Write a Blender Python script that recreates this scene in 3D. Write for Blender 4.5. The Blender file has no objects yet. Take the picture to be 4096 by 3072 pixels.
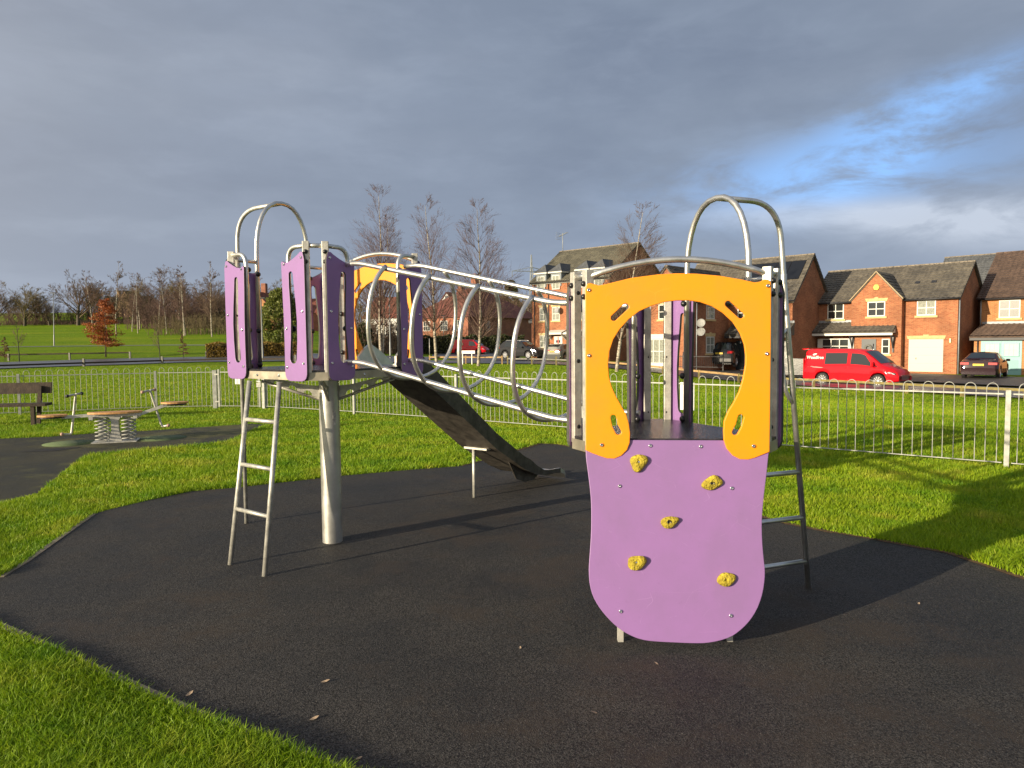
import bpy, bmesh, math, random
import numpy as np
from mathutils import Vector, Matrix
PI = math.pi; R = math.radians
scene = bpy.context.scene
col = scene.collection

# ------------------------------------------------------------------ camera
cam_d = bpy.data.cameras.new("camera"); cam = bpy.data.objects.new("camera", cam_d); col.objects.link(cam)
cam_d.sensor_width = 36.0; cam_d.lens = 24.993; cam_d.clip_end = 4000; cam_d.clip_start = 0.05
cam.matrix_world = Matrix.Translation((0, 0, 1.65)) @ Matrix.Rotation(R(90 - 3.4575), 4, 'X') @ Matrix.Rotation(-0.0096, 4, 'Z')
scene.camera = cam

# ------------------------------------------------------------------ sun, sky, exposure
SUN_EL, SUN_AZ = 12.0, 35.5            # light travels towards +X +Y at this angle from +X
EXPO = 0.68
scene.view_settings.view_transform = 'Standard'; scene.view_settings.look = 'None'
scene.view_settings.exposure = EXPO; scene.view_settings.gamma = 1.0
dirv = Vector((math.cos(R(SUN_AZ)) * math.cos(R(SUN_EL)), math.sin(R(SUN_AZ)) * math.cos(R(SUN_EL)), -math.sin(R(SUN_EL))))
sl = bpy.data.lights.new("sun", 'SUN'); sl.energy = 4.7; sl.angle = R(0.5); sl.color = (1.0, 0.85, 0.62)
so = bpy.data.objects.new("sun", sl); col.objects.link(so); so.location = (-60, -40, 40)
so.rotation_euler = dirv.to_track_quat('-Z', 'Y').to_euler()

w = bpy.data.worlds.new("World"); scene.world = w; w.use_nodes = True
nt = w.node_tree; N = nt.nodes; Lk = nt.links
for n in list(N): N.remove(n)
def nd(tree, t, **kw):
    n = tree.nodes.new(t)
    for k, v in kw.items():
        if k.startswith('i_'):
            key = k[2:]; key = int(key) if key.isdigit() else key
            n.inputs[key].default_value = v
        else: setattr(n, k, v)
    return n
def mathn(tree, op, a=None, b=None, clamp=False):
    n = tree.nodes.new('ShaderNodeMath'); n.operation = op; n.use_clamp = clamp
    for i, v in enumerate((a, b)):
        if v is None: continue
        if isinstance(v, (int, float)): n.inputs[i].default_value = v
        else: tree.links.new(v, n.inputs[i])
    return n.outputs[0]
def ramp(tree, fac, stops, interp='EASE'):
    n = tree.nodes.new('ShaderNodeValToRGB'); n.color_ramp.interpolation = interp
    el = n.color_ramp.elements
    while len(el) < len(stops): el.new(0.5)
    for e, (p, c) in zip(el, stops):
        e.position = p; e.color = (*c, 1) if len(c) == 3 else c
    tree.links.new(fac, n.inputs[0]); return n.outputs[0]
def mixc(tree, f, a, b, mode='MIX'):
    n = tree.nodes.new('ShaderNodeMix'); n.data_type = 'RGBA'; n.blend_type = mode
    for s, v in ((n.inputs[0], f), (n.inputs[6], a), (n.inputs[7], b)):
        if isinstance(v, (int, float)): s.default_value = v
        elif isinstance(v, tuple): s.default_value = (*v, 1) if len(v) == 3 else v
        else: tree.links.new(v, s)
    return n.outputs[2]
out = nd(nt, 'ShaderNodeOutputWorld'); bg = nd(nt, 'ShaderNodeBackground'); bg.inputs[1].default_value = 0.1
sky = nd(nt, 'ShaderNodeTexSky', sky_type='NISHITA', sun_disc=False, sun_elevation=R(SUN_EL), sun_rotation=R(270 - SUN_AZ), altitude=50, air_density=1.0, dust_density=0.6, ozone_density=2.0)
tc = nd(nt, 'ShaderNodeTexCoord'); sep = nd(nt, 'ShaderNodeSeparateXYZ'); Lk.new(tc.outputs['Generated'], sep.inputs[0])
az = mathn(nt, 'ARCTAN2', sep.outputs[0], sep.outputs[1])           # 0 ahead, + to the right
el = mathn(nt, 'ARCSINE', sep.outputs[2])
def noise(scale, sx, sy, sz=1.0, detail=5, rough=.55, dist=0.0, off=(0, 0, 0), rotz=0):
    cmb = nd(nt, 'ShaderNodeCombineXYZ'); Lk.new(az, cmb.inputs[0]); Lk.new(el, cmb.inputs[1])
    mp = nd(nt, 'ShaderNodeMapping'); mp.inputs['Location'].default_value = off; mp.inputs['Rotation'].default_value = (0, 0, rotz); mp.inputs['Scale'].default_value = (sx, sy, 1)
    Lk.new(cmb.outputs[0], mp.inputs[0])
    n = nd(nt, 'ShaderNodeTexNoise', i_Scale=scale, i_Detail=detail, i_Roughness=rough, i_Distortion=dist); Lk.new(mp.outputs[0], n.inputs['Vector'])
    return n.outputs[0]
def blob(a0, e0, ra, re, tilt=0.0):
    da = mathn(nt, 'SUBTRACT', az, a0); de = mathn(nt, 'SUBTRACT', el, e0)
    ct, st = math.cos(tilt), math.sin(tilt)
    x = mathn(nt, 'ADD', mathn(nt, 'MULTIPLY', da, ct / ra), mathn(nt, 'MULTIPLY', de, st / ra))
    y = mathn(nt, 'ADD', mathn(nt, 'MULTIPLY', da, -st / re), mathn(nt, 'MULTIPLY', de, ct / re))
    d2 = mathn(nt, 'ADD', mathn(nt, 'MULTIPLY', x, x), mathn(nt, 'MULTIPLY', y, y))
    return mathn(nt, 'POWER', 2.718, mathn(nt, 'MULTIPLY', d2, -1.0))
n1 = noise(2.6, 1.0, 2.4, detail=6, rough=.5, off=(3.1, 1.7, 0)); n2 = noise(7.0, 1.0, 2.6, detail=6, rough=.62, dist=.4, rotz=-.35, off=(.7, 5.2, 0)); n3 = noise(1.3, 1.0, 1.6, detail=3, off=(8.2, 2.1, 0))
# overcast deck: slate grey-blue, lighter towards the horizon and the left
cl = ramp(nt, n1, [(.30, (.98, 1.25, 1.80)), (.50, (1.32, 1.64, 2.22)), (.72, (1.78, 2.10, 2.70))])
low = ramp(nt, el, [(0.0, (1, 1, 1)), (.25, (.5, .5, .5)), (.6, (.08, .08, .08))])
cl = mixc(nt, mathn(nt, 'MULTIPLY', low, .72), cl, (2.35, 2.82, 3.6))
lft = ramp(nt, mathn(nt, 'ADD', mathn(nt, 'MULTIPLY', az, -.6), .35), [(.25, (0, 0, 0)), (.95, (1, 1, 1))])
cl = mixc(nt, mathn(nt, 'MULTIPLY', lft, .36), cl, (2.2, 2.42, 2.9))
cl = mixc(nt, mathn(nt, 'MULTIPLY', ramp(nt, n2, [(.40, (0, 0, 0)), (.75, (1, 1, 1))]), .32), cl, (2.15, 2.55, 3.3))
n4 = noise(5.0, 1.0, 3.2, detail=6, rough=.55, dist=.15, rotz=-.22, off=(5.3, .4, 0))
cl = mixc(nt, mathn(nt, 'MULTIPLY', ramp(nt, n4, [(.42, (1, 1, 1)), (.66, (0, 0, 0))]), .20), cl, (.95, 1.20, 1.72))
# break in the cloud to the right, showing blue
b = mathn(nt, 'ADD', blob(.44, .205, .18, .042, .08), mathn(nt, 'MULTIPLY', blob(.535, .272, .115, .026, .20), .85))
b = mathn(nt, 'ADD', b, mathn(nt, 'MULTIPLY', blob(.50, .225, .10, .020, .55), .5))
bm_ = mathn(nt, 'MULTIPLY', b, ramp(nt, n2, [(.34, (.12, .12, .12)), (.60, (1, 1, 1))]), clamp=True)
blue = mixc(nt, .78, sky.outputs[0], (2.0, 4.0, 7.9))
skyc = mixc(nt, bm_, cl, blue)
# darker bank right of the break and a bright rim below it
dk = mathn(nt, 'MULTIPLY', blob(.60, .235, .12, .045, .35), ramp(nt, n2, [(.36, (.35, .35, .35)), (.66, (1, 1, 1))]), clamp=True)
skyc = mixc(nt, mathn(nt, 'MULTIPLY', dk, .55), skyc, (1.55, 1.95, 2.75))
rim = mathn(nt, 'MULTIPLY', mathn(nt, 'ADD', blob(.46, .150, .20, .018, -.07), mathn(nt, 'MULTIPLY', blob(.60, .125, .14, .030, -.08), .9)), ramp(nt, n2, [(.30, (.3, .3, .3)), (.62, (1, 1, 1))]), clamp=True)
skyc = mixc(nt, mathn(nt, 'MULTIPLY', rim, .7), skyc, (4.3, 4.75, 5.5))
# the low sun's bright side of the sky, behind the viewer's left shoulder
glow = blob(-PI + R(54.5), .30, .95, .50)
glow2 = blob(PI + R(54.5), .30, .95, .50)
skyc = mixc(nt, mathn(nt, 'MULTIPLY', mathn(nt, 'ADD', glow, glow2), .8), skyc, (11, 9.8, 8.2))
Lk.new(skyc, bg.inputs[0]); Lk.new(bg.outputs[0], out.inputs[0])

# ------------------------------------------------------------------ materials
MATS = {}
def mat(name, base, rough=.6, metal=0.0, var=0.0, vscale=4.0, bump=0.0, bscale=60.0, spec=.5, var2=None, coat=0.0, detail=4, dark=None):
    if name in MATS: return MATS[name]
    m = bpy.data.materials.new(name); m.use_nodes = True; t = m.node_tree
    p = t.nodes['Principled BSDF']; p.inputs['Roughness'].default_value = rough; p.inputs['Metallic'].default_value = metal
    p.inputs['Specular IOR Level'].default_value = spec
    if coat: p.inputs['Coat Weight'].default_value = coat; p.inputs['Coat Roughness'].default_value = .06
    p.inputs['Base Color'].default_value = (*base, 1)
    tcn = nd(t, 'ShaderNodeTexCoord')
    if var or var2:
        ns = nd(t, 'ShaderNodeTexNoise', i_Scale=vscale, i_Detail=detail, i_Roughness=.6); t.links.new(tcn.outputs['Object'], ns.inputs['Vector'])
        a = tuple(c * (1 - var) for c in base); b2 = var2 or tuple(min(1, c * (1 + var)) for c in base)
        t.links.new(ramp(t, ns.outputs[0], [(.32, a), (.68, b2)], 'LINEAR'), p.inputs['Base Color'])
        if metal > .5:
            t.links.new(mathn(t, 'ADD', mathn(t, 'MULTIPLY', ns.outputs[0], .25), rough - .12), p.inputs['Roughness'])
    if bump:
        nb = nd(t, 'ShaderNodeTexNoise', i_Scale=bscale, i_Detail=3); t.links.new(tcn.outputs['Object'], nb.inputs['Vector'])
        bu = nd(t, 'ShaderNodeBump', i_Strength=bump, i_Distance=.02); t.links.new(nb.outputs[0], bu.inputs['Height']); t.links.new(bu.outputs[0], p.inputs['Normal'])
    MATS[name] = m; return m
def uvmap(t, sx=1, sy=1):
    u = nd(t, 'ShaderNodeUVMap'); mp = nd(t, 'ShaderNodeMapping'); mp.inputs['Scale'].default_value = (sx, sy, 1)
    t.links.new(u.outputs[0], mp.inputs[0]); return mp.outputs[0]
def brick(name, c1, c2, mortar, bias=0.0):
    m = bpy.data.materials.new(name); m.use_nodes = True; t = m.node_tree; p = t.nodes['Principled BSDF']; p.inputs['Roughness'].default_value = .85
    uv = uvmap(t); br = nd(t, 'ShaderNodeTexBrick', i_Scale=1.0); br.inputs['Brick Width'].default_value = .225; br.inputs['Row Height'].default_value = .075
    br.inputs['Mortar Size'].default_value = .009; br.inputs['Bias'].default_value = bias; br.inputs['Mortar Smooth'].default_value = .3
    br.inputs[1].default_value = (*c1, 1); br.inputs[2].default_value = (*c2, 1); br.inputs[3].default_value = (*mortar, 1); t.links.new(uv, br.inputs[0])
    ns = nd(t, 'ShaderNodeTexNoise', i_Scale=.9, i_Detail=5); t.links.new(uv, ns.inputs['Vector'])
    ns2 = nd(t, 'ShaderNodeTexNoise', i_Scale=3.4, i_Detail=3); mp = nd(t, 'ShaderNodeMapping'); mp.inputs['Scale'].default_value = (1.2, 4.2, 1); t.links.new(uv, mp.inputs[0]); t.links.new(mp.outputs[0], ns2.inputs['Vector'])
    c = mixc(t, 1.0, br.outputs[0], ramp(t, ns.outputs[0], [(.3, (.78, .78, .78)), (.7, (1.12, 1.1, 1.08))]), 'MULTIPLY')
    c = mixc(t, mathn(t, 'MULTIPLY', ramp(t, ns2.outputs[0], [(.56, (0, 0, 0)), (.66, (1, 1, 1))]), .55), c, tuple(x * .38 for x in c1))
    t.links.new(c, p.inputs['Base Color'])
    bu = nd(t, 'ShaderNodeBump', i_Strength=.5, i_Distance=.01, invert=True); t.links.new(br.outputs[1], bu.inputs['Height']); t.links.new(bu.outputs[0], p.inputs['Normal'])
    MATS[name] = m; return m
def tiles(name, c1, c2):
    m = bpy.data.materials.new(name); m.use_nodes = True; t = m.node_tree; p = t.nodes['Principled BSDF']; p.inputs['Roughness'].default_value = .8
    o = nd(t, 'ShaderNodeTexCoord').outputs['Object']; ns = nd(t, 'ShaderNodeTexNoise', i_Scale=.9, i_Detail=6, i_Roughness=.65); n2_ = nd(t, 'ShaderNodeTexNoise', i_Scale=5.0, i_Detail=4, i_Roughness=.7)
    for q in (ns, n2_): t.links.new(o, q.inputs['Vector'])
    c = ramp(t, ns.outputs[0], [(.3, c1), (.7, c2)]); c = mixc(t, 1.0, c, ramp(t, n2_.outputs[0], [(.3, (.65, .65, .65)), (.7, (1.3, 1.3, 1.25))]), 'MULTIPLY')
    t.links.new(c, p.inputs['Base Color']); MATS[name] = m; return m

STEEL = mat('stainless_steel', (.66, .65, .61), .36, .90, .16, 9, .05, 120)
STEELB = mat('brushed_steel', (.56, .54, .48), .5, .5, .25, 14, .08, 90)
GALV = mat('galvanised_steel', (.50, .49, .44), .5, .55, .22, 18, .06, 80)
GALVP = mat('zinc_fence', (.33, .335, .30), .5, .12, .25, 12)
DECK = mat('wet_deck', (.028, .026, .03), .12, 0, .4, 5, .35, 55)
BLACK = mat('black_plastic', (.012, .012, .013), .35, 0)
EDGE = mat('panel_edge', (.055, .055, .045), .7, 0, .4, 12)
def panel_mat(name, base, rough=.42, dirt=(.3, .3, .3), sc=1.0):
    m = bpy.data.materials.new(name); m.use_nodes = True; t = m.node_tree; p = t.nodes['Principled BSDF']; p.inputs['Roughness'].default_value = rough
    tcn = nd(t, 'ShaderNodeTexCoord'); o = tcn.outputs['Object']
    a = nd(t, 'ShaderNodeTexNoise', i_Scale=3.0, i_Detail=6, i_Roughness=.65); t.links.new(o, a.inputs['Vector'])
    b2 = nd(t, 'ShaderNodeTexNoise', i_Scale=34.0, i_Detail=4, i_Roughness=.7); t.links.new(o, b2.inputs['Vector'])
    c = mixc(t, ramp(t, a.outputs[0], [(.35, (0, 0, 0)), (.75, (1, 1, 1))]), base, tuple(x * .86 + d * .05 for x, d in zip(base, dirt)))
    # scuffs and fine scratches
    mp = nd(t, 'ShaderNodeMapping'); mp.inputs['Scale'].default_value = (2.2, 2.2, 16); mp.inputs['Rotation'].default_value = (.5, .9, .4); t.links.new(o, mp.inputs[0])
    s1 = nd(t, 'ShaderNodeTexNoise', i_Scale=5.0, i_Detail=7, i_Roughness=.75, i_Distortion=1.2); t.links.new(mp.outputs[0], s1.inputs['Vector'])
    sc1 = ramp(t, s1.outputs[0], [(.655, (0, 0, 0)), (.70, (1, 1, 1))], 'LINEAR')
    c = mixc(t, mathn(t, 'MULTIPLY', sc1, .28), c, tuple(min(1, x * 1.3 + .12) for x in base))
    c = mixc(t, mathn(t, 'MULTIPLY', ramp(t, b2.outputs[0], [(.62, (0, 0, 0)), (.78, (1, 1, 1))], 'LINEAR'), .18 * sc), c, tuple(x * .45 for x in base))
    t.links.new(c, p.inputs['Base Color'])
    for sc_, rot, thr in ((2.3, (.3, .9, .4), .0010), (4.1, (1.1, .2, 2.0), .0009), (1.4, (2.1, 1.2, .6), .0009)):
        m2 = nd(t, 'ShaderNodeMapping'); m2.inputs['Rotation'].default_value = rot; m2.inputs['Scale'].default_value = (1, 1.9, 1.3); t.links.new(o, m2.inputs[0])
        dn = nd(t, 'ShaderNodeTexNoise', i_Scale=2.0, i_Detail=2); t.links.new(m2.outputs[0], dn.inputs['Vector'])
        va = nd(t, 'ShaderNodeVectorMath', operation='MULTIPLY_ADD'); t.links.new(dn.outputs['Color'], va.inputs[0]); va.inputs[1].default_value = (.35, .35, .35); t.links.new(m2.outputs[0], va.inputs[2])
        vo = nd(t, 'ShaderNodeTexVoronoi', feature='DISTANCE_TO_EDGE', i_Scale=sc_); t.links.new(va.outputs[0], vo.inputs['Vector'])
        mk = nd(t, 'ShaderNodeTexNoise', i_Scale=4.5, i_Detail=3); t.links.new(m2.outputs[0], mk.inputs['Vector'])
        ln = mathn(t, 'MULTIPLY', mathn(t, 'LESS_THAN', vo.outputs[0], thr * sc_), ramp(t, mk.outputs[0], [(.56, (0, 0, 0)), (.66, (1, 1, 1))]))
        c = mixc(t, mathn(t, 'MULTIPLY', ln, .26 * sc), c, tuple(min(1, x * 1.4 + .10) for x in base))
    gr = nd(t, 'ShaderNodeTexNoise', i_Scale=1.7, i_Detail=5, i_Roughness=.6); mg = nd(t, 'ShaderNodeMapping'); mg.inputs['Location'].default_value = (3.3, 1.2, .7); mg.inputs['Scale'].default_value = (1.6, .8, 1); t.links.new(o, mg.inputs[0]); t.links.new(mg.outputs[0], gr.inputs['Vector'])
    c = mixc(t, mathn(t, 'MULTIPLY', ramp(t, gr.outputs[0], [(.46, (0, 0, 0)), (.66, (1, 1, 1))]), .42 * sc), c, tuple(x * .72 + .03 for x in base))
    t.links.new(c, p.inputs['Base Color'])
    bu = nd(t, 'ShaderNodeBump', i_Strength=.06, i_Distance=.01); t.links.new(b2.outputs[0], bu.inputs['Height']); t.links.new(bu.outputs[0], p.inputs['Normal'])
    MATS[name] = m; return m
PURPLE = panel_mat('purple_panel', (.275, .143, .36)); YELLOW = panel_mat('yellow_panel', (.92, .30, .001), .45, sc=.5)
HOLD = mat('hold_resin', (.42, .31, .02), .8, 0, .45, 26, .9, 90, var2=(.62, .50, .04))
WOOD = mat('weathered_timber', (.16, .115, .06), .85, 0, .45, 7, .3, 40); WOODN = mat('pale_timber', (.36, .23, .10), .85, 0, .3, 6, .3, 40); WOODD = mat('dark_timber', (.045, .03, .018), .8, 0, .4, 9, .4, 30)
WHITE = mat('white_upvc', (.62, .61, .55), .45); STONE = mat('cast_stone', (.56, .42, .20), .85, 0, .15, 6)
GLASS = mat('window_glass', (.03, .035, .035), .06, 0, spec=.8); CURT = mat('curtained_glass', (.26, .27, .22), .1, 0, .35, 9, spec=.8); BLIND = mat('blinds', (.10, .105, .10), .35, 0, .5, 40)
LEAD = mat('lead_flashing', (.28, .30, .32), .55, .3, .15, 5); DARKM = mat('dark_trim', (.03, .03, .033), .5)
RUBBER = mat('tyre_rubber', (.015, .015, .016), .75); ALLOY = mat('alloy', (.70, .70, .70), .3, .8); CARGLASS = mat('car_glass', (.012, .016, .017), .04, 0, spec=.9); CHROME = mat('chrome', (.7, .7, .7), .12, 1.0)
BRK = brick('red_brick', (.31, .090, .034), (.42, .155, .062), (.36, .22, .13)); BRK2 = brick('orange_brick', (.42, .155, .045), (.50, .22, .075), (.50, .32, .17)); BRK3 = brick('old_brick', (.26, .075, .04), (.34, .11, .05), (.30, .20, .15))
TILE = tiles('grey_tiles', (.082, .074, .064), (.15, .132, .105)); TILEB = tiles('brown_tiles', (.080, .053, .041), (.128, .083, .062)); TILER = tiles('red_tiles', (.15, .05, .035), (.24, .085, .06)); TILED = tiles('dark_tiles', (.07, .075, .085), (.11, .115, .12))

# ------------------------------------------------------------------ mesh helpers
class MB:
    def __init__(s): s.v = []; s.f = []; s.sm = []
    def add(s, vs, fs, smooth=False):
        b = len(s.v); s.v += [tuple(map(float, v)) for v in vs]; s.f += [tuple(i + b for i in f) for f in fs]; s.sm += [smooth] * len(fs)
    def box(s, x0, x1, y0, y1, z0, z1):
        s.add([(x0, y0, z0), (x1, y0, z0), (x1, y1, z0), (x0, y1, z0), (x0, y0, z1), (x1, y0, z1), (x1, y1, z1), (x0, y1, z1)],
              [(0, 3, 2, 1), (4, 5, 6, 7), (0, 1, 5, 4), (1, 2, 6, 5), (2, 3, 7, 6), (3, 0, 4, 7)])
    def obox(s, c, size, M):
        hx, hy, hz = (a / 2 for a in size)
        vs = [M @ Vector((x, y, z)) + Vector(c) for x, y, z in ((-hx, -hy, -hz), (hx, -hy, -hz), (hx, hy, -hz), (-hx, hy, -hz), (-hx, -hy, hz), (hx, -hy, hz), (hx, hy, hz), (-hx, hy, hz))]
        s.add(vs, [(0, 3, 2, 1), (4, 5, 6, 7), (0, 1, 5, 4), (1, 2, 6, 5), (2, 3, 7, 6), (3, 0, 4, 7)])
    def bar(s, a, b, w, h, up=(0, 0, 1)):
        a = Vector(a); b = Vector(b); d = b - a; L = d.length; d.normalize(); r = d.cross(Vector(up))
        if r.length < 1e-4: r = d.cross(Vector((0, 1, 0)))
        r.normalize(); u = r.cross(d); M = Matrix((r, d, u)).transposed()
        s.obox((a + b) / 2, (w, L, h), M)
    def prism(s, poly, z0, z1):
        n = len(poly); s.add([(x, y, z0) for x, y in poly] + [(x, y, z1) for x, y in poly], [tuple(reversed(range(n))), tuple(range(n, 2 * n))] + [(i, (i + 1) % n, n + (i + 1) % n, n + i) for i in range(n)])
    def extr(s, poly3, vec):
        n = len(poly3); vec = Vector(vec); P = [Vector(p) for p in poly3]
        s.add(P + [p + vec for p in P], [tuple(range(n)), tuple(reversed(range(n, 2 * n)))] + [(i, n + i, n + (i + 1) % n, (i + 1) % n) for i in range(n)])
    def tube(s, pts, r, sides=12, closed=False, caps=True, r2=None):
        P = [Vector(p) for p in pts]; n = len(P); vs = []; prev = None
        for i in range(n):
            if closed: d = P[(i + 1) % n] - P[i - 1]
            else: d = P[min(i + 1, n - 1)] - P[max(i - 1, 0)]
            d.normalize()
            if prev is None:
                a = Vector((0, 0, 1)) if abs(d.z) < .9 else Vector((1, 0, 0)); u = d.cross(a).normalized()
            else: u = (prev - d * prev.dot(d)).normalized()
            prev = u; v = d.cross(u); rr = r if r2 is None else r + (r2 - r) * i / (n - 1)
            for k in range(sides):
                t = 2 * PI * k / sides; vs.append(P[i] + (u * math.cos(t) + v * math.sin(t)) * rr)
        fs = [(i * sides + k, i * sides + (k + 1) % sides, ((i + 1) % n) * sides + (k + 1) % sides, ((i + 1) % n) * sides + k) for i in range(n if closed else n - 1) for k in range(sides)]
        s.add(vs, fs, True)
        if caps and not closed:
            b = len(s.v) - len(vs); s.f += [tuple(b + k for k in reversed(range(sides))), tuple(b + (n - 1) * sides + k for k in range(sides))]; s.sm += [False, False]
    def lathe(s, prof, c, axis, sides=20, smooth=True):
        """prof: (radius, offset along axis)"""
        ax = Vector(axis).normalized(); a = Vector((0, 0, 1)) if abs(ax.z) < .9 else Vector((1, 0, 0)); u = ax.cross(a).normalized(); v = ax.cross(u); c = Vector(c); vs = []
        for r, o in prof:
            for k in range(sides):
                t = 2 * PI * k / sides; vs.append(c + ax * o + (u * math.cos(t) + v * math.sin(t)) * r)
        n = len(prof); fs = [(i * sides + k, i * sides + (k + 1) % sides, (i + 1) * sides + (k + 1) % sides, (i + 1) * sides + k) for i in range(n - 1) for k in range(sides)]
        s.add(vs, fs, smooth)
    def mesh(s, name):
        me = bpy.data.meshes.new(name); me.from_pydata(s.v, [], s.f); me.polygons.foreach_set('use_smooth', s.sm)
        me.validate(); me.update()
        bm = bmesh.new(); bm.from_mesh(me); bmesh.ops.recalc_face_normals(bm, faces=bm.faces)
        uv = bm.loops.layers.uv.new('UVMap')
        for f in bm.faces:
            n = f.normal
            if abs(n.z) > .985: t = Vector((1, 0, 0)); b = Vector((0, 1, 0))
            else: t = Vector((0, 0, 1)).cross(n).normalized(); b = n.cross(t)
            for l in f.loops: l[uv].uv = (l.vert.co.dot(t), l.vert.co.dot(b))
        bm.to_mesh(me); bm.free(); return me
    def build(s, name, m, parent=None, sharp=None):
        me = s.mesh(name); me.materials.append(m)
        if sharp: me.set_sharp_from_angle(angle=R(sharp))
        return link(name, me, parent)
def link(name, me, parent=None):
    o = bpy.data.objects.new(name, me); col.objects.link(o)
    if parent is not None: o.parent = parent
    return o
def tag(o, label=None, cat=None, group=None, kind=None):
    if label: o['label'] = label
    if cat: o['category'] = cat
    if group: o['group'] = group
    if kind: o['kind'] = kind
    return o
def empty(name, loc, rz=0.0, **k):
    o = bpy.data.objects.new(name, None); col.objects.link(o); o.location = loc; o.rotation_euler = (0, 0, rz); o.empty_display_size = .2
    return tag(o, **k)
KIDS = {}
def kids(o): return [c for c in bpy.data.objects if c.parent == o]
def copy_tree(o, parent=None):
    c = o.copy(); col.objects.link(c)
    if parent is not None: c.parent = parent
    for ch in kids(o): copy_tree(ch, c)
    return c
def fillet(pts, r, n=6):
    P = [Vector(p) for p in pts]; o = [P[0]]
    for i in range(1, len(P) - 1):
        a = (P[i - 1] - P[i]); b2 = (P[i + 1] - P[i]); la, lb = a.length, b2.length; a.normalize(); b2.normalize()
        k = min(r, la * .49, lb * .49); A = P[i] + a * k; B = P[i] + b2 * k
        for j in range(n + 1):
            t = j / n; o.append(A * (1 - t) ** 2 + P[i] * 2 * t * (1 - t) + B * t ** 2)
    o.append(P[-1]); return o
def shape2d(outer, holes, depth, bev=.004, res=8):
    """flat panel with rounded-edge thickness from 2-D outlines; local XY plane, extruded along Z"""
    cu = bpy.data.curves.new('tmp', 'CURVE'); cu.dimensions = '2D'; cu.fill_mode = 'BOTH'; cu.extrude = depth / 2 - bev; cu.bevel_depth = bev; cu.bevel_resolution = 1
    for pl in [outer] + holes:
        sp = cu.splines.new('POLY'); sp.points.add(len(pl) - 1); sp.use_cyclic_u = True
        for p, q in zip(sp.points, pl): p.co = (q[0], q[1], 0, 1)
    o = bpy.data.objects.new('tmp', cu); col.objects.link(o); dg = bpy.context.evaluated_depsgraph_get(); dg.update()
    me = bpy.data.meshes.new_from_object(o.evaluated_get(dg)); bpy.data.objects.remove(o); bpy.data.curves.remove(cu)
    for p in me.polygons: p.use_smooth = False
    return me
def smooth_poly(pts, it=2):
    P = [tuple(p) for p in pts]
    for _ in range(it):
        Q = []
        for i in range(len(P)):
            a = P[i]; b2 = P[(i + 1) % len(P)]
            Q += [(a[0] * .75 + b2[0] * .25, a[1] * .75 + b2[1] * .25), (a[0] * .25 + b2[0] * .75, a[1] * .25 + b2[1] * .75)]
        P = Q
    return P
def capsule(path, r, n=8):
    P = [Vector((*p, 0)) for p in path]; Lft = []; Rgt = []
    rs = r if isinstance(r, (list, tuple)) else [r] * len(path); rl_ = lambda i: rs[i]
    for i, p in enumerate(P):
        d = (P[min(i + 1, len(P) - 1)] - P[max(i - 1, 0)]).normalized(); nn = Vector((-d.y, d.x, 0)); Lft.append(p + nn * rl_(i)); Rgt.append(p - nn * rl_(i))
    d0 = (P[1] - P[0]).normalized(); d1 = (P[-1] - P[-2]).normalized(); o = list(Lft)
    a1 = math.atan2(d1.y, d1.x)
    o += [P[-1] + Vector((math.cos(a1 + PI / 2 - PI * k / n), math.sin(a1 + PI / 2 - PI * k / n), 0)) * rs[-1] for k in range(1, n)]
    o += list(reversed(Rgt)); a0 = math.atan2(d0.y, d0.x)
    o += [P[0] + Vector((math.cos(a0 - PI / 2 - PI * k / n), math.sin(a0 - PI / 2 - PI * k / n), 0)) * rs[0] for k in range(1, n)]
    return [(p.x, p.y) for p in o]
def text_mesh(s, size, ext=.002, bold=False):
    cu = bpy.data.curves.new('tmp', 'FONT'); cu.body = s; cu.size = size; cu.extrude = ext; cu.align_x = 'CENTER'; cu.align_y = 'CENTER'
    if bold: cu.offset = size * .02
    o = bpy.data.objects.new('tmp', cu); col.objects.link(o); dg = bpy.context.evaluated_depsgraph_get(); dg.update()
    me = bpy.data.meshes.new_from_object(o.evaluated_get(dg)); bpy.data.objects.remove(o); bpy.data.curves.remove(cu); return me
rng = np.random.default_rng(7); random.seed(7)
def npmesh(name, verts, faces, m, smooth=False):
    """verts (n,3); faces (m,k) all of one size"""
    me = bpy.data.meshes.new(name); verts = np.asarray(verts, np.float32); faces = np.asarray(faces, np.int32); k = faces.shape[1]
    me.vertices.add(len(verts)); me.vertices.foreach_set('co', verts.ravel())
    me.loops.add(faces.size); me.loops.foreach_set('vertex_index', faces.ravel())
    me.polygons.add(len(faces)); me.polygons.foreach_set('loop_start', np.arange(0, faces.size, k, dtype=np.int32))
    try: me.polygons.foreach_set('loop_total', np.full(len(faces), k, np.int32))
    except Exception: pass
    me.polygons.foreach_set('use_smooth', np.full(len(faces), smooth, bool)); me.update(calc_edges=True); me.materials.append(m); return me

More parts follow.
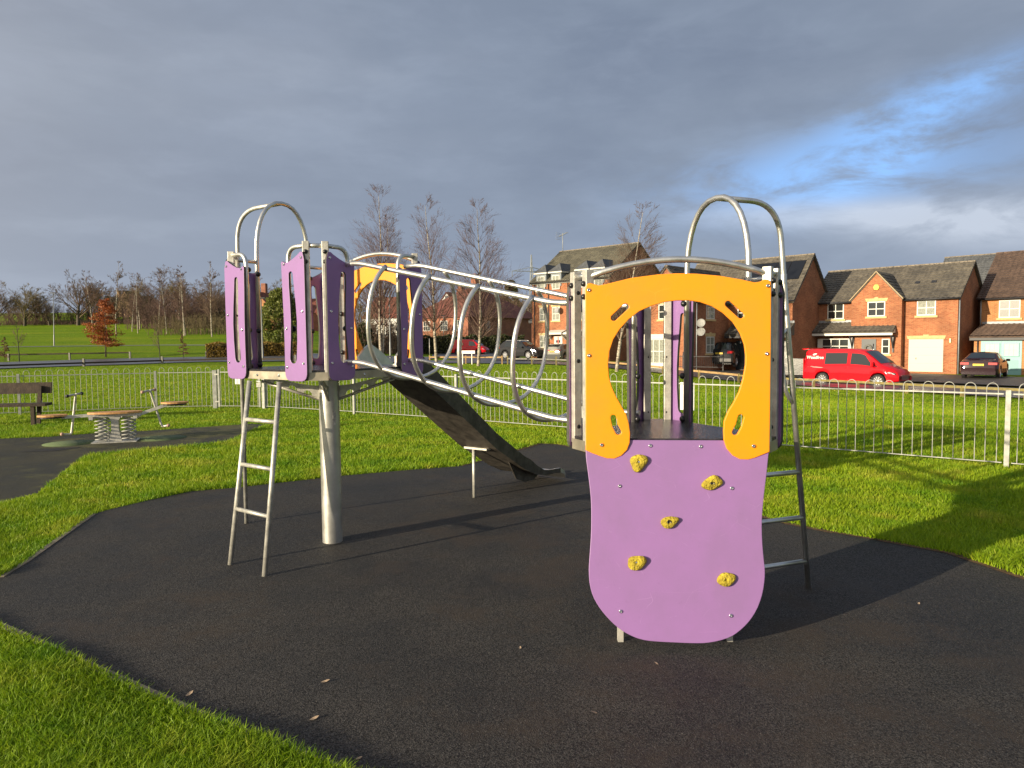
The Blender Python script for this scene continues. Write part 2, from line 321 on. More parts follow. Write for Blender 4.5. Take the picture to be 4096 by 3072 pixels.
# ------------------------------------------------------------------ ground, roads, lawn
def sstep(x): x = np.clip(x, 0, 1); return x * x * (3 - 2 * x)
def tz(X, Y):
    X = np.asarray(X, float); Y = np.asarray(Y, float); Ys = np.maximum(Y, 1)
    n = .783 * X + .622 * Y
    z = -.80 * sstep((n - 13) / 17) * sstep((X / Ys - .02) / .36)
    s = sstep((-X / Ys - .10) / .22)
    return z + s * np.interp(Y, [22, 48, 55, 70, 106, 150, 190, 260, 420], [0, .05, .1, .46, 1.65, 4.4, 7.0, 13.5, 19])
def tzf(x, y): return float(tz(x, y))
def gridsheet(name, xs, ys, m, dz=0.0):
    X, Y = np.meshgrid(xs, ys); V = np.stack([X.ravel(), Y.ravel(), (tz(X, Y) + dz).ravel()], 1); nx, ny = len(xs), len(ys)
    i = np.arange(nx - 1)[None, :] + np.arange(ny - 1)[:, None] * nx; F = np.stack([i, i + 1, i + nx + 1, i + nx], -1).reshape(-1, 4)
    return npmesh(name, V, F, m, True)
def grass_ground_mat():
    m = bpy.data.materials.new('lawn_ground'); m.use_nodes = True; t = m.node_tree; p = t.nodes['Principled BSDF']; p.inputs['Roughness'].default_value = .9; p.inputs['Specular IOR Level'].default_value = .1
    g = nd(t, 'ShaderNodeNewGeometry'); a = nd(t, 'ShaderNodeTexNoise', i_Scale=.055, i_Detail=6, i_Roughness=.6); b = nd(t, 'ShaderNodeTexNoise', i_Scale=2.4, i_Detail=6, i_Roughness=.7); c = nd(t, 'ShaderNodeTexNoise', i_Scale=38.0, i_Detail=3, i_Roughness=.7)
    mp = nd(t, 'ShaderNodeMapping'); mp.inputs['Scale'].default_value = (.5, 2.0, 1); mp.inputs['Rotation'].default_value = (0, 0, .12); t.links.new(g.outputs['Position'], mp.inputs[0]); t.links.new(mp.outputs[0], a.inputs['Vector'])
    for n in (b, c): t.links.new(g.outputs['Position'], n.inputs['Vector'])
    cc = ramp(t, a.outputs[0], [(.34, (.12, .235, .006)), (.5, (.185, .295, .008)), (.66, (.26, .325, .016))])
    cc = mixc(t, 1.0, cc, ramp(t, b.outputs[0], [(.3, (.72, .76, .7)), (.7, (1.25, 1.2, 1.2))]), 'MULTIPLY')
    cc = mixc(t, 1.0, cc, ramp(t, c.outputs[0], [(.3, (.6, .62, .6)), (.7, (1.35, 1.3, 1.3))]), 'MULTIPLY')
    t.links.new(cc, p.inputs['Base Color'])
    bu = nd(t, 'ShaderNodeBump', i_Strength=1.0, i_Distance=.12); t.links.new(c.outputs[0], bu.inputs['Height']); t.links.new(bu.outputs[0], p.inputs['Normal'])
    MATS['lawn_ground'] = m; return m
xs = np.concatenate([np.linspace(-900, -130, 18), np.linspace(-120, -46, 38), np.arange(-45, 45.1, .75), np.linspace(47, 120, 30), np.linspace(140, 900, 14)])
ys = np.concatenate([np.linspace(-60, -12, 7), np.arange(-10, 75.1, .75), np.linspace(77, 200, 62), np.linspace(210, 460, 30), np.linspace(500, 1600, 8)])
lawn = link('ground', gridsheet('ground', xs, ys, grass_ground_mat())); tag(lawn, 'green lawn and fields around the playground', 'ground', kind='structure')

def asphalt(name, a, b, wet=.5, stain=None, sc=140, spec=.5):
    m = bpy.data.materials.new(name); m.use_nodes = True; t = m.node_tree; p = t.nodes['Principled BSDF']; p.inputs['Specular IOR Level'].default_value = spec
    g = nd(t, 'ShaderNodeNewGeometry'); P = g.outputs['Position']
    f = nd(t, 'ShaderNodeTexNoise', i_Scale=sc, i_Detail=2, i_Roughness=.6); l = nd(t, 'ShaderNodeTexNoise', i_Scale=.9, i_Detail=6, i_Roughness=.65); v = nd(t, 'ShaderNodeTexVoronoi', i_Scale=sc * 1.5); big = nd(t, 'ShaderNodeTexNoise', i_Scale=.28, i_Detail=4)
    for n in (f, l, v, big): t.links.new(P, n.inputs['Vector'])
    c = ramp(t, f.outputs[0], [(.38, a), (.64, b)], 'LINEAR')
    c = mixc(t, 1.0, c, ramp(t, l.outputs[0], [(.3, (.68, .68, .68)), (.7, (1.35, 1.3, 1.25))]), 'MULTIPLY')
    if stain:
        st = nd(t, 'ShaderNodeTexNoise', i_Scale=1.6, i_Detail=5, i_Roughness=.7); t.links.new(P, st.inputs['Vector']); c = mixc(t, mathn(t, 'MULTIPLY', ramp(t, mathn(t, 'ADD', mathn(t, 'MULTIPLY', big.outputs[0], .5), mathn(t, 'MULTIPLY', st.outputs[0], .5)), [(.49, (0, 0, 0)), (.60, (1, 1, 1))]), .75), c, stain)
    wn = nd(t, 'ShaderNodeTexWhiteNoise'); t.links.new(v.outputs['Position'], wn.inputs['Vector'])
    c = mixc(t, mathn(t, 'MULTIPLY', mathn(t, 'GREATER_THAN', wn.outputs[0], .975), .5), c, (.17, .16, .145))
    t.links.new(c, p.inputs['Base Color'])
    t.links.new(ramp(t, l.outputs[0], [(.35, (wet, wet, wet)), (.7, (wet + .25,) * 3)]), p.inputs['Roughness'])
    bu = nd(t, 'ShaderNodeBump', i_Strength=.75, i_Distance=.008); t.links.new(mathn(t, 'ADD', f.outputs[0], mathn(t, 'MULTIPLY', v.outputs[0], .6)), bu.inputs['Height']); t.links.new(bu.outputs[0], p.inputs['Normal'])
    MATS[name] = m; return m
RUB = asphalt('rubber_crumb', (.007, .0066, .0063), (.070, .067, .063), .64, stain=(.052, .040, .030), spec=.3)
RUB2 = asphalt('mossy_rubber', (.026, .026, .018), (.066, .064, .042), .65, stain=(.12, .115, .035), spec=.3)
ROADM = asphalt('road_asphalt', (.075, .078, .088), (.125, .13, .145), .28, sc=30); PAVEM = asphalt('driveway_asphalt', (.05, .046, .044), (.085, .08, .075), .5, sc=30)
CONC = mat('concrete_edging', (.20, .17, .12), .9, 0, .3, 7, .3, 60)

main_poly = [(-3.66, 4.98), (-3.72, 5.34), (-3.85, 5.86), (-4.09, 6.84), (-4.06, 7.01), (-3.87, 7.43), (-3.6, 7.89), (-3.17, 8.06), (-2.77, 8.32), (-2.13, 8.72), (-1.3, 9.11), (-.67, 9.34), (-.42, 9.75), (.12, 10.75), (.44, 11.31), (.72, 11.2), (.95, 10.85), (2.2, 6.75), (2.31, 6.5), (2.43, 6.26), (2.72, 5.94), (2.97, 5.71), (3.34, 5.32), (3.5, 4.69), (3.6, 3.6), (3.9, 1.5), (4.2, -1.5), (.6, -1.2), (.1, 2.0), (-.42, 2.5), (-.77, 2.7), (-1.12, 2.9), (-1.44, 3.09), (-1.98, 3.43), (-2.62, 3.84), (-3.03, 4.1), (-4.2, 4.55), (-4.3, 4.95)]
patch_poly = [(-16, 8.5), (-13, 10.8), (-9.12, 12.57), (-8.35, 12.78), (-7.78, 13.24), (-7.05, 13.48), (-5.8, 14.28), (-5.37, 14.52), (-5.05, 14.4), (-4.85, 12.45), (-4.82, 11.83), (-5.2, 11.5), (-5.69, 11.16), (-6.38, 10.69), (-6.33, 10.41), (-5.82, 9.08), (-5.31, 7.85), (-5.38, 7.36), (-6.2, 6.2), (-9, 5.2), (-13, 5.6)]
mb = MB(); mb.add([(x, y, .004) for x, y in main_poly], [tuple(range(len(main_poly)))]); o = mb.build('rubber_surface', RUB); tag(o, 'black rubber crumb safety surface under the climbing frame', 'safety surface', kind='structure')
mb = MB(); mb.add([(x, y, .004) for x, y in patch_poly], [tuple(range(len(patch_poly)))]); o = mb.build('rubber_patch', RUB2); tag(o, 'mossy grey rubber safety surface under the seesaw', 'safety surface', kind='structure')
def edging(name, pts, wd, h, label):
    mb = MB()
    for a, b2 in zip(pts[:-1], pts[1:]): mb.bar((*a, h / 2 - .02), (*b2, h / 2 - .02), wd, h + .04)
    o = mb.build(name, CONC); tag(o, label, 'edging', kind='structure')
edging('edging', [(-4.2, 4.56), (-3.03, 4.1), (-2.62, 3.84), (-1.98, 3.43), (-1.44, 3.09), (-1.12, 2.9), (-.77, 2.7), (-.42, 2.5), (.05, 2.05)], .045, .012, 'thin concrete edging between near lawn and rubber')
edging('edging', [(-3.66, 4.98), (-3.72, 5.34), (-3.85, 5.86), (-4.09, 6.84)], .045, .010, 'thin concrete edging along the left lawn')

def strip(name, left, right, m, dz, sub=14):
    """sheet between two polylines that follows the terrain"""
    def res(pl, n):
        P = np.array(pl, float); d = np.r_[0, np.cumsum(np.hypot(*np.diff(P, axis=0).T))]; t = np.linspace(0, d[-1], n)
        return np.stack([np.interp(t, d, P[:, 0]), np.interp(t, d, P[:, 1])], 1)
    n = max(60, len(left) * 14); A = res(left, n); B = res(right, n); T = np.linspace(0, 1, sub)[:, None, None]
    G = A[None] * (1 - T) + B[None] * T; V = np.concatenate([G.reshape(-1, 2), (tz(G[..., 0], G[..., 1]) + dz).reshape(-1, 1)], 1)
    i = np.arange(n - 1)[None] + np.arange(sub - 1)[:, None] * n; F = np.stack([i, i + n, i + n + 1, i + 1], -1).reshape(-1, 4)
    return tag(link(name, npmesh(name, V, F, m, True)), kind='structure')
rail_line = [(26.5, 15), (23, 21), (19.5, 27), (16, 33), (12.4, 38.8), (7.5, 44.6), (2.1, 49), (-4.8, 53.2), (-12, 55.8), (-19, 56.8), (-25.2, 57.2), (-28.5, 55), (-33, 51), (-38, 44), (-44, 34)]
def offset(pl, d):
    P = np.array(pl, float); T = np.gradient(P, axis=0); T /= np.linalg.norm(T, axis=1)[:, None]; return P + np.stack([T[:, 1], -T[:, 0]], 1) * d
near_k = offset(rail_line, .7); far_k = offset(rail_line, 6.6)
for i_, d_ in ((8, 7.5), (9, 9), (10, 11), (11, 13), (12, 14), (13, 14), (14, 14)): far_k[i_] = offset(rail_line, d_)[i_]
tag(strip('road', near_k, far_k, ROADM, .05), 'damp grey residential road beyond the lawn', 'road')
tag(strip('side_road', [(-3, 57.5), (-6, 66), (-9, 80), (-12, 110)], [(4.5, 53), (1.5, 64), (-1, 80), (-3, 110)], ROADM, .056), 'damp side road leading away past the red post van', 'road')
tag(strip('side_road', [(-25, 62.5), (-14, 62.0), (-8, 61.0)], [(-26, 72), (-14, 75), (-7, 76)], ROADM, .054), 'tarmac forecourt by the golden hedge', 'road')
tag(strip('pavement', offset(rail_line, 6.62)[:8], offset(rail_line, 8.3)[:8], PAVEM, .13), 'dark tarmac pavement in front of the houses', 'pavement')
# driveways up to the houses
tag(strip('driveway', offset(rail_line, 8.32)[2:7], offset(rail_line, 15.5)[2:7], PAVEM, .10), 'dark driveways in front of the brick houses', 'driveway')
LINE = mat('road_paint', (.6, .6, .58), .7)
tag(strip('path', [(-75, 99.6), (-50, 101), (-36, 97), (-26, 88)], [(-75, 101.4), (-50, 103), (-35, 99), (-25, 89.5)], mat('path_grey', (.22, .24, .24), .6), .05), 'grey footpath crossing the park field', 'path')

# ---- grass blades (nobody could count them)
def inpoly(P, poly):
    x, y = P[:, 0], P[:, 1]; r = np.zeros(len(P), bool); n = len(poly)
    for i in range(n):
        x1, y1 = poly[i]; x2, y2 = poly[(i + 1) % n]
        c = ((y1 > y) != (y2 > y)) & (x < (x2 - x1) * (y - y1) / (y2 - y1 + 1e-12) + x1); r ^= c
    return r
lawn_limit = [(-60, -2), (60, -2)] + [tuple(p) for p in offset(rail_line, -.05)]
def blades(name, n, ylo, yhi, h, wd, k, m):
    """n blades with density falling as 1/Y^2, k = 1 triangle or 3"""
    t = rng.random(n); Y = ylo * (yhi / ylo) ** t; X = (rng.random(n) * 2 - 1) * 1.22 * Y + rng.normal(0, .02, n)
    P = np.stack([X, Y], 1); keep = ~inpoly(P, main_poly) & ~inpoly(P, patch_poly) & inpoly(P, [(-60, -2), (60, -2)] + [tuple(map(float, p)) for p in offset(rail_line, -.1)])
    P = P[keep]; n = len(P); Z = tz(P[:, 0], P[:, 1]); sc = (P[:, 1] / ylo) ** .6
    patch = np.sin(P[:, 0] * 2.3 + 1.7 * np.sin(P[:, 1] * 1.9)) * np.sin(P[:, 1] * 2.9 + 1.3 * np.sin(P[:, 0] * 3.1))
    H = h * (.55 + .75 * rng.random(n)) * (1 + .38 * patch) ; W = wd * sc * (.7 + .6 * rng.random(n))
    a = rng.random(n) * 2 * PI; ln = (.15 + .9 * rng.random(n) ** 1.3) * H; la = rng.random(n) * 2 * PI
    B = np.stack([P[:, 0], P[:, 1], Z - .004], 1); S = np.stack([np.cos(a), np.sin(a), 0 * a], 1) * W[:, None] / 2; Ld = np.stack([np.cos(la), np.sin(la), 0 * la], 1)
    tip = B + Ld * ln[:, None] + np.array([0, 0, 1]) * (H * .92)[:, None]
    if k == 1:
        V = np.stack([B - S, B + S, tip], 1).reshape(-1, 3); F = np.arange(3 * n).reshape(-1, 3)
    else:
        mid = B + Ld * (ln * .32)[:, None] + np.array([0, 0, 1]) * (H * .6)[:, None]
        V = np.stack([B - S, B + S, mid - S * .75, mid + S * .75, tip], 1).reshape(-1, 3); b0 = np.arange(n)[:, None] * 5
        F = np.concatenate([b0 + [0, 1, 3], b0 + [0, 3, 2], b0 + [2, 3, 4]], 0)
    return npmesh(name, V, F, m)
def blade_mat():
    m = bpy.data.materials.new('grass_blade'); m.use_nodes = True; t = m.node_tree; p = t.nodes['Principled BSDF']; p.inputs['Roughness'].default_value = .55; p.inputs['Specular IOR Level'].default_value = .35
    g = nd(t, 'ShaderNodeNewGeometry'); a = nd(t, 'ShaderNodeTexNoise', i_Scale=1.5, i_Detail=6, i_Roughness=.65); t.links.new(g.outputs['Position'], a.inputs['Vector'])
    big = nd(t, 'ShaderNodeTexNoise', i_Scale=.12, i_Detail=4, i_Roughness=.6); t.links.new(g.outputs['Position'], big.inputs['Vector'])
    c1 = ramp(t, a.outputs[0], [(.34, (.155, .305, .008)), (.52, (.265, .39, .012)), (.64, (.36, .42, .03)), (.76, (.50, .46, .075))])
    rp = g.outputs['Random Per Island']
    c = mixc(t, 1.0, c1, ramp(t, rp, [(0, (.70, .76, .65)), (.6, (1.05, 1.05, 1)), (.93, (1.28, 1.16, 1.25)), (1, (1.6, 1.2, 3.0))], 'LINEAR'), 'MULTIPLY')
    c = mixc(t, 1.0, c, ramp(t, big.outputs[0], [(.35, (.85, .92, .8)), (.65, (1.12, 1.06, 1.1))]), 'MULTIPLY')
    t.links.new(c, p.inputs['Base Color'])
    tr = nd(t, 'ShaderNodeBsdfTranslucent'); t.links.new(c, tr.inputs[0]); mx = nd(t, 'ShaderNodeMixShader'); mx.inputs[0].default_value = .35
    t.links.new(p.outputs[0], mx.inputs[1]); t.links.new(tr.outputs[0], mx.inputs[2]); t.links.new(mx.outputs[0], t.nodes['Material Output'].inputs[0])
    MATS['grass_blade'] = m; return m
GB = blade_mat()
for nm, args in (('near', (520000, 1.9, 5.2, .055, .0042, 3)), ('mid', (620000, 5.0, 13.5, .052, .0085, 1)), ('far', (860000, 13.0, 52, .045, .012, 1))):
    o = link('grass', blades('grass', *args, GB)); tag(o, {'near': 'short green grass blades of the near lawn', 'mid': 'short green grass blades around the rubber surfaces', 'far': 'short green grass blades beyond the fence'}[nm], 'grass', kind='stuff')

# ------------------------------------------------------------------ climbing frame (one bolted structure)
def tri_pts(cx, cy, th, W, s):
    T = W + 2 * s; r = T / math.sqrt(3); A = Vector((r * math.cos(R(210)), r * math.sin(R(210)), 0)); B = Vector((-A.x, A.y, 0)); C = Vector((0, r, 0))
    u = lambda P, Q: P + (Q - P) * s / T; M = Matrix.Rotation(th, 4, 'Z')
    return [Vector((cx, cy, 0)) + M @ v for v in (u(A, B), u(B, A), u(B, C), u(C, B), u(C, A), u(A, C))]
def sq_pts(cx, cy, th, W, s):
    a = W / 2; b = a + s / math.sqrt(2); M = Matrix.Rotation(th, 4, 'Z')
    return [Vector((cx, cy, 0)) + M @ Vector((x, y, 0)) for x, y in [(-a, -b), (a, -b), (b, -a), (b, a), (a, b), (-a, b), (-b, a), (-b, -a)]]
TR = tri_pts(.9238, 4.1961, -.0921, .9506, .1337); SQ = sq_pts(-1.5026, 5.8207, -.6273, .9169, .1337)
ZT, ZL, LP = 1.114, 1.455, .917
frame = empty('climbing_frame', (0, 0, 0), label='steel climbing frame with purple and yellow panels, ring tunnel and slide', cat='climbing frame')
BOLT = None; 
def bolt_mesh(r):
    mb = MB(); mb.lathe([(r, 0), (r, r * .25), (r * .8, r * .55), (r * .4, r * .7), (r * .38, r * .45), (.0001, r * .45)], (0, 0, 0), (0, 0, 1), 12); me = mb.mesh('bolt'); me.materials.append(CHROME); return me
def knob_mesh(r):
    mb = MB(); mb.lathe([(r * .95, 0), (r, r * .3), (r * .86, r * .75), (r * .5, r * 1.05), (.0001, r * 1.15)], (0, 0, 0), (0, 0, 1), 14); me = mb.mesh('knob'); me.materials.append(BLACK); return me
BOLTM = bolt_mesh(.0105); KNOBM = knob_mesh(.021); CAPM = knob_mesh(.016)
def put(name, me, p, n, parent):
    o = link(name, me, parent); o.matrix_local = Matrix.Translation(p) @ Vector(n).to_track_quat('Z', 'Y').to_matrix().to_4x4(); return o
def platform(pts, z, name):
    c = sum(pts, Vector()) / len(pts)
    kk = .026 / min((p - c).length for p in pts); ex = [c + (p - c) * (1 + kk * .9) for p in pts]; ex2 = [c + (p - c) * (1 + kk) for p in pts]
    mb = MB(); mb.prism([(p.x, p.y) for p in ex], z - .022, z); o = mb.build('platform_deck', DECK, frame)
    mb = MB(); n = len(ex2); inn = [c + (p - c) * (1 + kk * .6) for p in pts]
    for i in range(n):
        a, b2 = ex2[i], ex2[(i + 1) % n]; ia, ib = inn[i], inn[(i + 1) % n]
        mb.add([(a.x, a.y, z - .075), (b2.x, b2.y, z - .075), (b2.x, b2.y, z - .016), (a.x, a.y, z - .016), (ia.x, ia.y, z - .075), (ib.x, ib.y, z - .075), (ib.x, ib.y, z - .016), (ia.x, ia.y, z - .016)], [(0, 1, 2, 3), (7, 6, 5, 4), (3, 2, 6, 7), (1, 0, 4, 5)])
    f = mb.build('platform_rim', mat('rim_steel', (.40, .36, .28), .5, .75, .2, 10), frame)
    for i in range(n):
        a, b2 = ex2[i], ex2[(i + 1) % n]
        if (b2 - a).length > .4:
            nn = (b2 - a).cross(Vector((0, 0, 1))).normalized()
            for t in (.36, .64): put('bolt', BOLTM, a.lerp(b2, t) + Vector((0, 0, z - .045)), nn, f)
platform(SQ, ZL, 'l'); platform(TR, ZT, 't')
def post(p, zf, facing):
    mb = MB(); r = .0235; a = math.atan2(facing.y, facing.x); M = Matrix.Rotation(a, 3, 'Z'); mb.obox((p.x, p.y, zf + LP / 2 - .02), (r * 2, r * 2, LP + .04), M)
    o = mb.build('post', STEELB, frame); bmv = o.modifiers.new('b', 'BEVEL'); bmv.width = .003; bmv.segments = 2
    return o
def posts(pts, zf, short):
    """short = indices (i,j) of posts joined across a cut corner"""
    c = sum(pts, Vector()) / len(pts)
    for i, j in short:
        n = ((pts[i] + pts[j]) / 2 - c).normalized(); nz = Vector((0, 0, 1))
        for q in (i, j):
            o = post(pts[q], zf, n)
            for h in (.075, .145): put('cap', CAPM, pts[q] + n * .0235 + nz * (zf + LP - h), n, o)
        mb = MB(); mb.tube([pts[i] + nz * (zf + LP - .03), pts[j] + nz * (zf + LP - .03)], .0165, 12); mb.build('corner_tube', STEEL, frame)
posts(SQ, ZL, [(1, 2), (3, 4), (5, 6), (7, 0)]); posts(TR, ZT, [(1, 2), (3, 4), (5, 0)])
# slotted side panels with their looped tubes
OUT = [(-.028, .78), (-.012, .835), (.01, .838), (.035, .822), (.09, .795), (.14, .776), (.185, .772), (.205, .780), (.219, .784), (.227, .776), (.226, .76), (.222, .6), (.214, .4), (.212, .2), (.214, .0), (.212, -.03), (.203, -.055), (.186, -.070), (.16, -.077), (.03, -.077), (.0, -.071), (-.018, -.057), (-.028, -.033), (-.03, 0)]
SLOT = capsule([(.122, .685), (.118, .60), (.106, .47), (.100, .35), (.104, .22), (.116, .085)], [.026, .030, .034, .037, .039, .040])
SP = shape2d(OUT, [SLOT], .018, .003); SP.materials.append(PURPLE); SP.materials.append(EDGE)
OUTM = [(-x, y) for x, y in OUT][::-1]; SLOTM = [(-x, y) for x, y in SLOT][::-1]
SPM = shape2d(OUTM, [SLOTM], .018, .003); SPM.materials.append(PURPLE); SPM.materials.append(EDGE)
for me in (SP, SPM):
    for p in me.polygons:
        if abs(p.normal.z) < .5: p.material_index = 1
def side_panel(p, q, zf, c, tube=True, label=None):
    """panel at post p lying along the side towards q"""
    d = (q - p).normalized(); n = d.cross(Vector((0, 0, 1)))
    mid = (p + q) / 2
    if n.dot(mid - c) < 0: n = -n
    base = p + n * .036 + Vector((0, 0, zf))
    X = d.copy(); Y = Vector((0, 0, 1)); Z = X.cross(Y); mirror = Z.dot(n) < 0
    if mirror: X = -d; Z = X.cross(Y)
    o = link('side_panel', SPM if mirror else SP, frame); o.matrix_local = Matrix((X, Y, Z)).transposed().to_4x4(); o.matrix_local.translation = base
    M = Matrix((X, Y, Z)).transposed().to_4x4(); M.translation = base; o.matrix_local = M
    s = -1 if mirror else 1
    for u, v in ((.0, .80), (.0, .42), (.0, .05), (.195, .765), (.185, .30), (.188, .02)):
        b2 = link('bolt', BOLTM, o); b2.location = (u * s, v, .0095)
        k = link('knob', KNOBM, o); k.matrix_local = Matrix.Translation((u * s, v, -.0095 - (.03 if u == 0 else .0))) @ Matrix.Rotation(PI, 4, 'X')
        if u > .1: k.matrix_local = Matrix.Translation((u * s, v, -.05)) @ Matrix.Rotation(PI, 4, 'X')
    if tube:
        tp = p + d * .2 + n * .004; z1 = zf + LP - .03
        mb = MB(); mb.tube(fillet([p + Vector((0, 0, z1)), Vector((tp.x, tp.y, z1)), Vector((tp.x, tp.y, zf))], .15, 9), .0165, 12); mb.build('handrail', STEEL, frame)
    return o
cS = sum(SQ, Vector()) / 8; cT = sum(TR, Vector()) / 6
side_panel(SQ[0], SQ[1], ZL, cS); side_panel(SQ[1], SQ[0], ZL, cS)            # ladder opening
side_panel(SQ[2], SQ[3], ZL, cS); side_panel(SQ[3], SQ[2], ZL, cS)            # tunnel opening
side_panel(SQ[7], SQ[6], ZL, cS, False); side_panel(SQ[6], SQ[7], ZL, cS, False)   # pole opening
side_panel(TR[3], TR[2], ZT, cT, False); side_panel(TR[2], TR[3], ZT, cT, False)   # right-hand ladder opening
side_panel(TR[4], TR[5], ZT, cT); side_panel(TR[5], TR[4], ZT, cT)            # tunnel opening
# arches over the pole openings
def arch(p, q, zf, d=.2, rise=1.385):
    u = (q - p).normalized(); a = p + u * d; b2 = q - u * d; m = (a + b2) / 2; hw = (b2 - a).length / 2; zs = zf + .93; pts = [a + Vector((0, 0, zf))]
    for k in range(17):
        t = PI * (1 - k / 16); pts.append(m + u * hw * math.copysign(abs(math.cos(t)) ** .86, math.cos(t)) + Vector((0, 0, zs + (rise - .93) * math.sin(t) ** .9)))
    pts.append(b2 + Vector((0, 0, zf))); mb = MB(); mb.tube(pts, .0178, 14); o = mb.build('arch_rail', STEEL, frame)
    for s, e in ((p, a), (q, b2)):
        mb = MB(); mb.tube([s + Vector((0, 0, zf + LP - .05)), e + Vector((0, 0, zf + LP - .05))], .0155, 12); mb.build('connector', STEEL, frame)
    return m + Vector((0, 0, zf + rise))
tl = arch(SQ[7], SQ[6], ZL); tt = arch(TR[2], TR[3], ZT)
foot = Vector((-2.45, 6.44, -.02)); h = (foot - tl); h.z = 0
mb = MB(); mb.tube(fillet([tl, Vector((foot.x, foot.y, tl.z - .01)), foot], .30, 10), .0178, 14); mb.lathe([(.021, -.02), (.021, .02), (.0178, .021)], (foot.x, foot.y, 2.35), (0, 0, 1), 14); mb.build('climbing_pole', GALV, frame)
# right-hand climbing pole with rungs
nR = (TR[3] - TR[2]).cross(Vector((0, 0, 1))).normalized()
if nR.dot(((TR[2] + TR[3]) / 2) - cT) < 0: nR = -nR
f2 = Vector((1.95, 4.61, -.02)); m2 = (TR[2] + TR[3]) / 2; el = m2 + nR * .50
pole = empty('pole_ladder', (0, 0, 0)); pole.parent = frame
mb = MB(); mb.tube(fillet([tt, Vector((el.x, el.y, tt.z + .005)), Vector((m2.x + nR.x * .55, m2.y + nR.y * .55, 2.02)), f2], .26, 10), .0178, 14); mb.lathe([(.0205, -.03), (.0205, .03)], m2 + nR * .548 + Vector((0, 0, 2.03)), (0, 0, 1), 14); mb.build('outer_pole', STEEL, pole)
mb = MB(); inn = m2 + nR * .12; mb.tube([inn + Vector((0, 0, -.02)), inn + Vector((0, 0, ZT - .03))], .0178, 12); mb.build('inner_pole', STEEL, pole)
for z in (.184, .478, .78):
    k = .75 - .2 * z / 2.02; mb = MB(); a = m2 + nR * k + Vector((0, 0, z)); a.x += (f2.x - (m2.x + nR.x * .75)) * (1 - z / 2.02); a.y += (f2.y - (m2.y + nR.y * .75)) * (1 - z / 2.02)
    mb.tube([a, inn + Vector((0, 0, z))], .0160, 12); mb.build('rung', STEEL, pole)
def onpole(z, off=0): 
    t = 1 - z / 2.02; k = m2 + nR * .55; return Vector((k.x + (f2.x - k.x) * t, k.y + (f2.y - k.y) * t, z)) - nR * off
mb = MB(); mb.tube(fillet([onpole(1.72), onpole(1.66, .072), onpole(1.32, .072), onpole(1.22)], .09, 7), .013, 10); mb.build('grip_handle', STEEL, pole)
# left-hand ladder
lad = empty('ladder', (0, 0, 0)); lad.parent = frame
um = (SQ[1] - SQ[0]).normalized(); nm = um.cross(Vector((0, 0, 1)));  mm = (SQ[0] + SQ[1]) / 2 + nm * .055
Fa, Fb = Vector((-2.12, 5.22, -.02)), Vector((-1.77, 4.95, -.02)); Ta, Tb = mm - um * .185 + Vector((0, 0, ZL - .09)), mm + um * .185 + Vector((0, 0, ZL - .09))
for a, b2 in ((Fa, Ta), (Fb, Tb)): mb = MB(); mb.tube([a, b2], .0185, 12); mb.build('stile', GALV, lad)
for z in (.41, .74, 1.075):
    t = (z + .02) / (ZL - .07); mb = MB(); mb.tube([Fa.lerp(Ta, t), Fb.lerp(Tb, t)], .0155, 12); mb.build('rung', GALV, lad)
# support columns with brackets
def column(c, zf, dirs):
    mb = MB(); mb.lathe([(.082, -.03), (.082, zf - .10), (.0001, zf - .10)], (c.x, c.y, 0), (0, 0, 1), 36); o = mb.build('support_column', mat('column_steel', (.54, .53, .49), .42, .8, .14, 7), frame, 40)
    for d in dirs:
        d = d.normalized(); s = d.cross(Vector((0, 0, 1)))
        # scalloped gusset: r outward, z down from the rim
        pl = [(.082, -.155), (.15, -.150), (.22, -.138), (.30, -.118), (.36, -.102), (.40, -.095), (.50, -.095), (.50, -.115)]
        for r0, rr in ((.405, .032), (.285, .036), (.165, .034)):
            lz = lambda r_: -.115 - (.50 - r_) * .335
            pl.append((r0 + rr + .012, lz(r0 + rr + .012)))
            for k in range(9): t = PI * k / 8; pl.append((r0 + rr * math.cos(t), lz(r0 + rr * math.cos(t)) + rr * 1.05 * math.sin(t)))
        pl += [(.11, -.246), (.082, -.256)]
        P3 = [c + d * r + s * .004 + Vector((0, 0, zf + z)) for r, z in pl]; mb = MB(); mb.extr(P3, -s * .008); mb.build('bracket', STEELB, o)
        mb = MB(); mb.tube([c + d * .075 + Vector((0, 0, zf - .268)), c + d * .53 + Vector((0, 0, zf - .108))], .0125, 10); mb.build('brace', STEELB, o)
    return o
colL = column(cS, ZL, [(SQ[0] + SQ[7]) / 2 - cS, (SQ[1] + SQ[2]) / 2 - cS, (SQ[3] + SQ[4]) / 2 - cS, (SQ[5] + SQ[6]) / 2 - cS])
column(cT, ZT, [(TR[1] + TR[2]) / 2 - cT, (TR[3] + TR[4]) / 2 - cT, (TR[5] + TR[0]) / 2 - cT])
mb = MB(); q = []
for (t0, t1, z0, z1) in ((-62, -40, 1.02, 1.10), (-55, -42, .985, 1.02)):
    pts = [cS + Vector((math.cos(R(a)), math.sin(R(a)), 0)) * .0832 for a in np.linspace(t0, t1, 6)]
    for a, b2 in zip(pts[:-1], pts[1:]): mb.add([a + Vector((0, 0, z0)), b2 + Vector((0, 0, z0)), b2 + Vector((0, 0, z1)), a + Vector((0, 0, z1))], [(0, 1, 2, 3)])
mb.build('sticker', mat('torn_sticker', (.55, .52, .48), .7, 0, .5, 30), colL)
